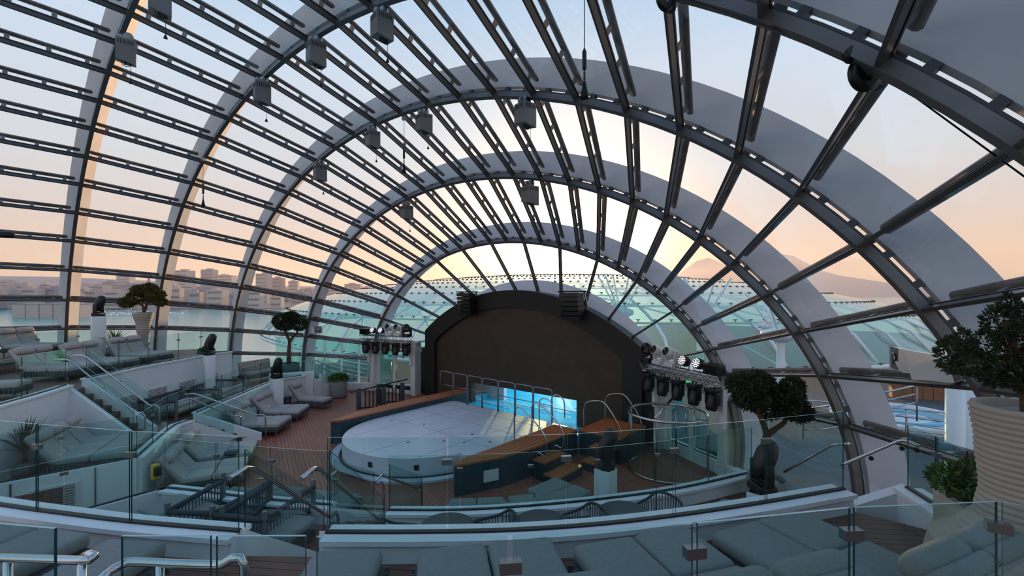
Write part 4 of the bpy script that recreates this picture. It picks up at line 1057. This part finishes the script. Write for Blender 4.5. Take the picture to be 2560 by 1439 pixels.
BX = [(315, 132, 56, 5, 'lower one on the arch beyond the tall vase side'), (400, 6, 66, 5, 'upper one on the arch beyond the tall vase side'),
      (655, 235, 50, 4, 'lowest of three on the arch over the double loungers'), (790, 138, 56, 4, 'middle of three on the arch over the double loungers'), (955, 70, 62, 4, 'highest of three on the arch over the double loungers'),
      (800, 433, 38, 3, 'lowest of four on the arch above the forked tree'), (932, 350, 40, 3, 'second lowest of four on the arch above the forked tree'), (1060, 310, 45, 3, 'third of four on the arch above the forked tree'), (1313, 289, 56, 3, 'highest of four, over the middle of the stage'),
      (1017, 532, 34, 2, 'lower of two on the arch before the stage'), (1325, 489, 45, 2, 'higher of two on the arch before the stage')]
for px, py, w, k, lb in BX: light_box(px, py, w, AR[k], 'grey light box, '+lb)
def tackle(px, y0, y1, d, label, sc=1):
    a, b = atd(px, y0, d), atd(px, y1, d); L = a.z-b.z
    root = empty('hanging_tackle', a, PHI, label, 'rigging')
    MB().use('steel_dull').box((0, 0, 0), (.1*sc, .06*sc, .08*sc)).build('shackle', root)
    MB().use('gasket_black').tube([(0, 0, 0), (0, 0, -L*.55)], .006*sc, 5).build('wire', root)
    MB().use('black_plastic').lathe([(.02*sc, -L*.74), (.028*sc, -L*.72), (.028*sc, -L*.58), (.012*sc, -L*.55)], 10).build('turnbuckle', root)
    for i in range(5): MB().use('steel_dull').lathe([(.012*sc, -L*(.85-.02*i)), (.02*sc, -L*(.845-.02*i)), (.012*sc, -L*(.84-.02*i))], 8).build('chain_link', root)
    MB().use('black_matte').lathe([(.055*sc, -L), (.05*sc, -L*.97), (.014*sc, -L*.84), (.01*sc, -L*.75)], 10).build('weight', root)
tackle(1461, -30, 246, 6.1, 'long black hanging rigging line with cone weight over the daybeds', 1.05)
tackle(1010, 296, 432, 13.6, 'black hanging rigging line with weight between the light boxes', 1.2)
tackle(508, 398, 516, 16.6, 'black hanging rigging line with weight over the far upper tier', 1.2)
def winch(p, yaw, label, sc):
    root = empty('cable_winch', p, yaw, label, 'winch'); root.scale = (sc, sc, sc); ax = Matrix.Rotation(pi/2, 3, 'X')
    MB().use('black_plastic').lathe([(.13, -.05), (.20, -.05), (.21, -.02), (.18, 0), (.21, .02), (.20, .05), (.13, .05)], 28, (0, 0, 0), True, ax).build('rim', root)
    for k in range(3): MB().use('black_plastic').bar((0, 0, 0), (.15*cos(k*2.1), 0, .15*sin(k*2.1)), .05, .035, up=(0, 1, 0)).build('spoke', root)
    MB().use('steel_dull').lathe([(.05, -.06), (.05, .06)], 14, (0, 0, 0), True, ax).build('hub', root)
    MB().use('black_plastic').lathe([(.06, -.04), (.09, -.04), (.09, .04), (.06, .04)], 16, (-.20, 0, .2), True, ax).build('guide_pulley', root)
    MB().use('black_plastic').box((.22, .06, .05), (.18, .14, .34)).build('mount', root)
pw = aty(2163, 184, ARCH_Y[4]+.1)
winch(pw, PHI+.2, 'black spoked cable winch at a joint of the arch', .80)
pw2 = atd(1662, 2, 5.2); winch(pw2, PHI+.5, 'black pulley wheel under the dome top', .55)
c0, c1, c2 = atd(1700, -10, 5.1), pw+Vector((0, 0, .12)), atd(2600, 470, 3.7)
tag(MB().use('gasket_black').tube([(0, 0, 0), c1-c0, c2-c0], .008, 5).build('steel_cable', loc=c0), 'thin black cable running through the winch down to the vase', 'cable')
# ------------------------------------------------------------------ loudspeakers and cameras
def horn(p, yaw, sc, label, tilt=-12):
    root = empty('loudspeaker', p, 0, label, 'speaker'); root.scale = (sc, sc, sc); root.rotation_euler = (radians(tilt), 0, yaw)
    vs = []
    for y, w, h in ((-.25, .24, .20), (.12, .15, .13), (.28, .12, .11)): vs += [(-w, y, -h), (w, y, -h), (w, y, h), (-w, y, h)]
    MB().use('white_satin').add(vs, [(0, 1, 5, 4), (1, 2, 6, 5), (2, 3, 7, 6), (3, 0, 4, 7), (4, 5, 9, 8), (5, 6, 10, 9), (6, 7, 11, 10), (7, 4, 8, 11), (8, 9, 10, 11)]).build('horn', root)
    MB().use('light_box').add([(-.225, -.23, -.185), (.225, -.23, -.185), (.225, -.23, .185), (-.225, -.23, .185)], [(0, 1, 2, 3)]).build('grille', root)
    MB().use('steel_dull').lathe([(.10, 0), (.11, .01), (.05, .02)], 16, (0, -.25, 0), True, Matrix.Rotation(pi/2, 3, 'X')).build('driver', root)
    MB().use('white_satin').tube(smooth_path([(0, .25, 0), (.0, .4, .02), (.0, .45, .2)], .06), .02, 6).build('bracket', root)
p = atd(2278, 897, 6.9); horn(p, PHI-2.0, .85, 'white horn loudspeaker on the arch beside the ribbed vase, further one', 0)
p = atd(2335, 925, 6.2); horn(p, PHI+.6, .85, 'white horn loudspeaker on the arch beside the ribbed vase, nearer one', -14)
p = atd(790, 825, 21.5); horn(p, PHI+.9, .8, 'white horn loudspeaker beside the crown of the forked tree', -8)
p = atd(4, 586, 16.7); sc_ = empty('security_camera', p, PHI+.5, 'dark bullet camera mounted at the dome glass', 'camera')
MB().use('black_plastic').lathe([(.10, -.3), (.12, -.28), (.12, .3), (.09, .32)], 14, (0, 0, 0), True, Matrix.Rotation(pi/2, 3, 'Y')).build('housing', sc_); MB().use('white_satin').box((-.2, 0, .18), (.2, .12, .2)).build('mount', sc_)
# ------------------------------------------------------------------ near handrails and side glass
def rail_set(name, pts, label, posts=(), r=.026):
    p0 = Vector(pts[0]); root = empty(name, p0, 0, label, 'handrail')
    MB().use('steel').tube(smooth_path([Vector(q)-p0 for q in pts], .05), r, 10).build('rail', root)
    for a, b in posts: MB().use('steel').tube([Vector(a)-p0, Vector(b)-p0], r*.9, 8).build('post', root)
    return root
def drop(p, z): return Vector((p.x, p.y, z))
A = [atd(-120, 1392, 2.75), atd(0, 1394, 2.75), atd(205, 1400, 2.75), atd(226, 1398, 2.75), atd(236, 1390, 2.78), atd(226, 1383, 2.8), atd(212, 1388, 2.8)]
rail_set('straight_handrail', A, 'straight steel handrail with looped end above the upper tier', [(atd(205, 1402, 2.75), drop(atd(205, 1402, 2.75), T2)), (atd(20, 1396, 2.75), drop(atd(20, 1396, 2.75), T2))])
B_ = [atd(250, 1450, 2.6), atd(282, 1422, 2.7), atd(318, 1404, 2.75), atd(440, 1408, 2.75), atd(555, 1410, 2.75), atd(582, 1394, 2.75), atd(600, 1392, 2.75), atd(610, 1410, 2.75), drop(atd(610, 1410, 2.75), T2)]
rail_set('bent_handrail', B_, 'bent steel handrail behind the low glass panels, dropping at its end', [(atd(400, 1408, 2.75), drop(atd(400, 1408, 2.75), T2))])
C5 = [Vector((*P2(*q, 2.55), 0)) for q in ((2268, 1218), (2340, 1263), (2420, 1318))]
curb([(q.x, q.y) for q in C5], T2, .25, 'short white curb behind the ribbed vase', smooth=False, drop=.6)
glass_rail(C5, T2+.25, .80, 'glass railing on the short curb behind the ribbed vase', pane=.6)
wg = [P2(2130, 1246, 2.35), P2(2268, 1220, 2.5)]
p0, p1 = Vector((*wg[0], 0)), Vector((*wg[1], 0)); dn = (p1-p0).normalized(); nn = Vector((dn.y, -dn.x, 0))*.08
mb = MB().use('white_paint'); vs = []
for sg in (-1, 1): vs += [nn*sg+Vector((0, 0, T1)), p1-p0+nn*sg+Vector((0, 0, T1)), p1-p0+nn*sg+Vector((0, 0, 2.53)), nn*sg+Vector((0, 0, 2.3))]
mb.add(vs, [(0, 1, 2, 3), (7, 6, 5, 4), (0, 4, 5, 1), (1, 5, 6, 2), (2, 6, 7, 3), (3, 7, 4, 0)])
tag(mb.build('wall_wedge', loc=(p0.x, p0.y, 0)), 'white wedge wall closing the end of the upper tier', None, None, 'structure')
R1 = [atd(2102, 1162, 6.6), atd(2180, 1130, 6.4), atd(2248, 1101, 6.2), atd(2258, 1100, 6.15), atd(2275, 1104, 6.1), atd(2298, 1115, 6.0)]
r1 = rail_set('sloping_handrail', R1, 'sloping steel handrail with bend on the glass behind the short curb', r=.022)
for q in ((2178, 1145, 6.4), (2255, 1120, 6.15), (2292, 1124, 6.0)):
    a = atd(*q); MB().use('black_plastic').lathe([(.03, -.02), (.03, .02)], 10, a-R1[0], True, Matrix.Rotation(pi/2, 3, 'X')).build('rail_bracket', r1)
R2 = [atd(1960, 1180, 8.0), atd(2030, 1140, 7.6), atd(2080, 1112, 7.3), atd(2090, 1110, 7.25), atd(2125, 1109, 7.2)]
rail_set('sloping_handrail', R2, 'sloping steel handrail beyond the end of the long curb', r=.022)
lb = empty('safety_case', at(388, 1150, 1.3)+Vector((0, 0, -.25)), .3, 'small yellow safety case clipped to the white curb wall', 'safety case')
MB().use('sign_yellow').rbox((0, 0, 0), (.10, .16, .34), .03, 2).build('case', lb); MB().use('black_plastic').rbox((.09, 0, .02), (.1, .14, .22), .04, 2).build('reel', lb)
for i, t in enumerate((.25, .45, .66, .86)):
    p, d = along(j2b, t); n = Vector((-d.y, d.x, 0)); n = n if n.dot(Q-p) > 0 else -n
    vp = empty('vent_grille', (p+n*.13)+Vector((0, 0, T1+.62)), atan2(d.y, d.x), f'slatted vent in the far white curb wall, {("beside the longer stairs", "above the nearer rope lounge", "above the further rope lounge", "next to the end pedestal")[i]}', 'vent', 'vents of the far curb wall')
    MB().use('white_satin').box((0, 0, 0), (.85, .03, .5)).build('frame', vp)
    for j in range(7): MB().use('frame_grey').box((0, 0, -.2+j*.065), (.76, .06, .02)).build('slat', vp)

# ------------------------------------------------------------------ outside: ship deck, canopy, sea, city, mountains
deck = [(-20, 14.5), (-8.5, 14.5), (-8.5, 16.0), (8.5, 16.0), (8.5, 14.5), (12, 11), (14, 8.5), (16.2, 4), (16.6, -3), (21, -3), (21, 80), (-20, 80)]
tag(MB().use('ship_deck').prism(deck, -.5, -.12).build('floor_outer'), 'grey open ship deck beyond the dome', None, None, 'structure')
def canopy(c, a, b, h, z0, rings, secs, ang0, ang1, label, name='glass_canopy', skip=None):
    root = empty(name, (c[0], c[1], z0), 0, label, 'canopy')
    def P(i, j):
        r = (i/rings)**.8; t = ang0+(ang1-ang0)*j/secs
        return Vector((a*r*cos(t), b*r*sin(t), h*sqrt(max(0, 1-r*r))))
    clips = MB().use('gasket_black'); diag = 0
    for i in range(rings):
        for j in range(secs):
            q = [P(i, j), P(i, j+1), P(i+1, j+1), P(i+1, j)]
            m = (q[0]+q[2])/2+Vector((c[0], c[1], 0))
            if skip and skip(m): continue
            up = Vector((0, 0, .16))
            mb = MB().use('canopy_glass'); e = [v.lerp((q[0]+q[1]+q[2]+q[3])/4, .02)+up for v in q]
            if i == 0: mb.add([e[0], e[2], e[3], *[v+Vector((0, 0, .02)) for v in (e[0], e[2], e[3])]], [(0, 1, 2), (5, 4, 3), (0, 3, 4, 1), (1, 4, 5, 2), (2, 5, 3, 0)])
            else: mb.add([*e, *[v+Vector((0, 0, .02)) for v in e]], [(3, 2, 1, 0), (4, 5, 6, 7), (0, 1, 5, 4), (1, 2, 6, 5), (2, 3, 7, 6), (3, 0, 4, 7)])
            mb.build('canopy_pane', root)
            for k in range(3):
                w = q[3].lerp(q[2], k/3)+up*1.3; clips.box(w, (.26, .05, .05)).box(w, (.05, .26, .05)).box(w-Vector((0, 0, .1)), (.04, .04, .2))
            if i >= 1 and (i+j) % 2 == 0: MB().use('ship_white').tube([q[0], q[2]], .055, 6).build('brace', root)
    for j in range(secs+1):
        pts = [P(i/2, j) for i in range(0, 2*rings+1)]
        if skip: pts = [p for p in pts if not skip(p+Vector((c[0], c[1], 0)))]
        if len(pts) > 1: MB().use('ship_white').tube(pts, .10, 6).build('rib', root)
    for i in (range(1, rings+1)):
        pts = [P(i, j) for j in range(secs+1)]
        MB().use('ship_white').tube(pts, .07 if i < rings else .16, 6).build('ring_beam', root)
    o = clips.build('clip_set', root); o['kind'] = 'stuff'
    return root
inside = lambda m: (m.x/DA)**2+(m.y/DB)**2 < 1.12
canopy((-23.5, 50.7), 39.6, 34.2, 6.55, .77, 11, 40, radians(168), radians(366), 'wide low canopy of teal glass on white steel ribs beyond the screen')
def tree_column(x, y, h, label):
    root = empty('tree_column', (x, y, -.12), 0, label, 'column')
    MB().use('ship_white').lathe([(.28, 0), (.22, .2), (.18, h*.55), (.16, h*.6)], 16).build('shaft', root)
    MB().use('ship_white').lathe([(.2, h*.52), (.9, h*.58), (.9, h*.62), (.3, h*.66)], 20).build('collar', root)
    for k in range(6):
        a = 2*pi*k/6+.3; MB().use('ship_white').tube([(.1*cos(a), .1*sin(a), h*.58), (1.6*cos(a), 1.6*sin(a), h)], .06, 6).build('branch', root)
    for k in range(5):
        a = 2*pi*k/5; MB().use('ship_white').lathe([(.11, -.14), (.13, .0), (.13, .14)], 10, (.95*cos(a), .95*sin(a), h*.68), True, Matrix.Rotation(a, 3, 'Z')@Matrix.Rotation(1.4, 3, 'Y')).build('floodlight', root)
tree_column(7.6, 26.5, 5.2, 'white tree column with floodlights under the canopy near the dome edge')
tree_column(-3.0, 30, 6.4, 'white tree column with floodlights under the middle of the canopy')
tree_column(3.5, 27, 6.0, 'white tree column with floodlights right of the sun line under the canopy'.replace('right of the sun line ', 'close behind the pool '))
tree_column(14.5, 33, 4.4, 'white tree column with floodlights at the far canopy edge')
for x, y, lb in ((13.3, 16.5, 'plain white round column on the open deck by the hot tub'), (13.8, 19.6, 'plain white round column on the open deck beyond the hot tub')):
    o = empty('deck_column', (x, y, -.12), 0, lb, 'column'); MB().use('ship_white').lathe([(.2, 0), (.19, .1), (.19, 3.2)], 16).build('shaft', o); MB().use('ship_white').lathe([(.3, 3.15), (.3, 3.3)], 16).build('capital', o)
ht = at(2240, 1052, -.05); ht = empty('hot_tub', (12.1, 24.3, -.12), 0, 'round turquoise hot tub on the open deck', 'hot tub')
MB().use('ship_white').lathe([(2.2, 0), (2.25, .3), (2.2, .36), (1.95, .36), (1.95, .2)], 36).build('rim', ht); MB().use('pool_water').lathe([(1.96, .26), (1.0, .265), (0, .268)], 36).build('water', ht)
def deck_rail(path, label, h=1.05):
    p0 = Vector(path[0]); root = empty('deck_railing', p0, 0, label, 'railing')
    sp = smooth_path([Vector(q)-p0 for q in path], .5)
    for z in (.3, .55, .8, h): MB().use('steel').tube([q+Vector((0, 0, z)) for q in sp], .02 if z < h else .03, 6).build('rail', root)
    for q in sp[::3]: MB().use('steel_dull').tube([q, q+Vector((0, 0, h))], .022, 6).build('post', root)
deck_rail([(9.6, 19.4, -.12), (10.4, 18.4, .3), (11.4, 18.0, .8), (12.6, 18.2, 1.3)], 'curved steel stair railing rising on the open deck')
deck_rail([(10.8, 20.6, -.12), (12.0, 20.4, -.12), (14.5, 20.6, -.12), (19.5, 21.0, -.12)], 'straight steel railing across the open deck behind the hot tub')
deck_rail([(8.0, 20.5, -.12), (11.0, 21.5, -.12), (16, 22.5, -.12)], 'steel railing around the pool area under the canopy')
deck_rail([(-20, 14.9, -.12), (-17, 14.8, -.12), (-11, 14.8, -.12)], 'steel railing along the deck edge toward the harbour')
tp = empty('timber_bar', (12.9, 30.5, -.12), .3, 'timber clad bar counter on the open deck', 'bar counter')
for i in range(6): MB().use('timber_panel').box((-1.0+i*.4, 0, .6), (.38, .5, 1.2)).build('panel', tp)
MB().use('ship_white').box((0, 0, 1.23), (2.6, .7, .06)).build('counter_top', tp)
# windbreak of tall panes on the harbour side
for i in range(7):
    p = Vector((-9.6-.95*i, 15.6-.55*i, -.12)); o = empty('windbreak_panel', p, atan2(-.55, -.95), 'tall glass windbreak panel outside the dome, '+('first', 'second', 'third', 'fourth', 'fifth', 'sixth', 'seventh')[i]+' from the glazed doors', 'windbreak', 'windbreak panels on the harbour side')
    MB().use('ship_white').box((0, 0, 1.3), (.1, .1, 2.6)).build('post', o); MB().use('ship_white').box((.55, 0, 2.55), (1.1, .08, .08)).build('head_rail', o); MB().use('canopy_glass').box((.55, 0, 1.4), (.98, .015, 2.2)).build('glass_pane', o)
p = atd(888, 893, 29.5); rk = MB().use('planter_grey').rbox((0, 0, 0), (2.6, 1.4, 1.1), .5, 5, puff=.25).build('boulder_sculpture', loc=(p.x, p.y, .45)); tag(rk, 'smooth pale boulder-like sculpture outside the dome glass', 'sculpture')
# sea and land
SEA = -34.0
tag(MB().use('sea').box((0, 0, SEA-.5), (40000, 40000, 1)).build('sea'), 'calm turquoise harbour water around the ship', None, None, 'structure')
rnd = random.Random(3)
def cf(x, d, z=0): v = CAM+RGT*x+FWD*d; return Vector((v.x, v.y, z))
def ridge(name, pts, depth, label, material, n=6, rough=6, seed=1):
    """pts: (lateral px, crest px, distance): a hill built from its crest with slopes falling to the sea on both sides"""
    r2 = random.Random(seed); P = [(Vector(CAM)+ray(px, py)*d) for px, py, d in pts]; sp = smooth_path(P, depth*.12)
    mb = MB().use(material); rows = []
    for q in sp:
        fw = Vector((q.x-CAM.x, q.y-CAM.y, 0)).normalized(); row_ = []
        for k in range(-n, n+1):
            t = abs(k)/n; hgt = SEA+(q.z-SEA)*(1-t)**1.25 + (r2.uniform(-rough, rough)*(1-t) if k else r2.uniform(-rough, rough)*.3)
            p_ = q+fw*(k/n*depth); row_.append(len(mb.v)); mb.v.append((p_.x, p_.y, max(hgt, SEA-2) if t < 1 else SEA-3))
        rows.append(row_)
    for a, b in zip(rows, rows[1:]):
        for k in range(2*n): mb.face((a[k], a[k+1], b[k+1], b[k]), True)
    return tag(mb.build(name), label, None, None, 'structure')
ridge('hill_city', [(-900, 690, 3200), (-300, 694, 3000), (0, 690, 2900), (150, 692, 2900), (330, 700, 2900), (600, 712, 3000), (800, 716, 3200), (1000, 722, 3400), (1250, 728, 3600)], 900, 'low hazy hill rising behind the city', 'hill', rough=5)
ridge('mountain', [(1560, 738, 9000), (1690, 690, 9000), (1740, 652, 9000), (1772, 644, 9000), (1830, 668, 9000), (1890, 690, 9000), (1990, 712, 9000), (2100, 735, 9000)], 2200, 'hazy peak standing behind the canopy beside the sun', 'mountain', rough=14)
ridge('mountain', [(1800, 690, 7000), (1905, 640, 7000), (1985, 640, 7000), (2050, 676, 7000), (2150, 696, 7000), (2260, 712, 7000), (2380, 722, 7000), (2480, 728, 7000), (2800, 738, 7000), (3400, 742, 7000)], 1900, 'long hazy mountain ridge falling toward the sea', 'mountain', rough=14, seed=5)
wf = cf(-1400, 1150); 
poly = [cf(-3500, 1250), cf(-1500, 1150), cf(-700, 1180), cf(-300, 1500), cf(-150, 1900), cf(-200, 3600), cf(-4500, 3600)]
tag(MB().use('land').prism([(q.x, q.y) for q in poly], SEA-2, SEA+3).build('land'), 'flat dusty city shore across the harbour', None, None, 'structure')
# buildings across the harbour
def building(px, ytop, d, wpx, label, tower=False, tone='bld_a', group=None, dep=None):
    w = wpx*d/1138; zt = 5+(735-ytop)/1138*d; h = zt-(SEA+3); c = cf((px-1280)/1138*d, d, SEA+3)
    root = empty('harbour_tower' if tower else 'harbour_building', c, PHI+rnd.uniform(-.15, .15), label, 'building', group)
    dp = dep or w*.7
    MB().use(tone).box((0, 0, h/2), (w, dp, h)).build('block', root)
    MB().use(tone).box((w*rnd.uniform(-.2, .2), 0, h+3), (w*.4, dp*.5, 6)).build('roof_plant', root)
    nf = max(2, int(h/14))
    mb = MB().use('bld_window')
    for i in range(nf):
        z = h*(i+.6)/nf
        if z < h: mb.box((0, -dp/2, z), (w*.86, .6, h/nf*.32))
    o = mb.build('window_band', root); o['kind'] = 'stuff'
    return root
mat('bld_a', (176, 164, 166), .9); mat('bld_b', (196, 178, 170), .9); mat('bld_c', (150, 144, 154), .9); mat('bld_window', (110, 112, 126), .4)  # pale pinkish wall greys have distance haze painted into the base colour
TW = [(462, 676, 2100, 36, 'wide twin-roofed tower block on the harbour skyline beside an antenna'), (524, 674, 2100, 30, 'stepped tower block with spire on the harbour skyline'), (568, 688, 2100, 36, 'flat-roofed tower block on the harbour skyline by the stepped tower'), (660, 684, 1900, 30, 'tallest pale tower block standing at the end of the skyline'), (697, 694, 2000, 24, 'slim tower block next to the tallest pale tower'), (735, 702, 2000, 22, 'short tower block closest to the lit palm masts'), (315, 682, 2300, 30, 'broad block with rooftop plant above the waterfront')]
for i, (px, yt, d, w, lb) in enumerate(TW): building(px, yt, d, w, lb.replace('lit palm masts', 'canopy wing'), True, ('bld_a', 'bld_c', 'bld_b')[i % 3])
cl = empty('clock_tower', cf((372-1280)/1138*1500, 1500, SEA+3), PHI, 'dark pointed clock tower in front of the hazy skyline', 'tower')
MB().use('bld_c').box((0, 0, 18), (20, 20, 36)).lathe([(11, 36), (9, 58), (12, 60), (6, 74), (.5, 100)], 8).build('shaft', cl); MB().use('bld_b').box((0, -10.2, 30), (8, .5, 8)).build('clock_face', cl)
for i in range(64):
    px = -120+i*17+rnd.uniform(-6, 6); row_ = i % 3
    d = (1180, 1500, 1850)[row_]+rnd.uniform(-60, 60)
    if px > 700: d += 500
    yt = (728, 718, 710)[row_]+rnd.uniform(-9, 9)+(8 if px > 650 else 0)
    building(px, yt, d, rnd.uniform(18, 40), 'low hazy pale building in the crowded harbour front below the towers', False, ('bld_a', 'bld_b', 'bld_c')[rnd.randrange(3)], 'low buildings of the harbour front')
for i in range(5):
    px = 70+i*34; c = cf((px-1280)/1138*760, 760, SEA)
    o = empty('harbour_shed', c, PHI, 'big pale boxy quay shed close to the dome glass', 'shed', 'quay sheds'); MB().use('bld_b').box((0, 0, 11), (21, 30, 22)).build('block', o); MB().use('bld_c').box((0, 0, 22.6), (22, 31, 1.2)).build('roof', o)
def boat(px, d, L, label):
    o = empty('moored_yacht', cf((px-1280)/1138*d, d, SEA), PHI+rnd.uniform(-.5, .5), label, 'boat', 'moored yachts')
    MB().use('ship_white').add([(-L/2, -L*.12, 0), (L*.3, -L*.12, 0), (L/2, 0, 0), (L*.3, L*.12, 0), (-L/2, L*.12, 0), (-L/2, -L*.14, L*.1), (L*.33, -L*.14, L*.1), (L*.56, 0, L*.12), (L*.33, L*.14, L*.1), (-L/2, L*.14, L*.1)], [(0, 1, 6, 5), (1, 2, 7, 6), (2, 3, 8, 7), (3, 4, 9, 8), (4, 0, 5, 9), (5, 6, 7, 8, 9)]).build('hull', o)
    MB().use('ship_white').box((-L*.08, 0, L*.16), (L*.4, L*.2, L*.12)).build('cabin', o); MB().use('steel_dull').tube([(0, 0, L*.1), (0, 0, L*1.0)], .15, 5).build('mast', o)
for i in range(26): boat(215+i*9.5+rnd.uniform(-3, 3), rnd.uniform(780, 980), rnd.uniform(13, 22), 'small white yacht moored in the harbour below the city')

# sea haze over the harbour: a real, thin scattering volume well outside the ship
hz = bpy.data.materials.new('sea_haze'); hz.use_nodes = True; MAT['sea_haze'] = hz
t = hz.node_tree; t.nodes.clear(); vo = t.nodes.new('ShaderNodeVolumeScatter'); vo.inputs['Color'].default_value = (.98, .90, .84, 1); vo.inputs['Density'].default_value = .00012; vo.inputs['Anisotropy'].default_value = .35
ou = t.nodes.new('ShaderNodeOutputMaterial'); t.links.new(vo.outputs[0], ou.inputs['Volume'])
q = [cf(-7000, 560), cf(9000, 560), cf(9000, 9800), cf(-7000, 9800)]
tag(MB().use('sea_haze').prism([(v.x, v.y) for v in q], SEA+1, 420).build('sea_haze'), 'thin pink haze lying over the harbour and hills', None, None, 'stuff')
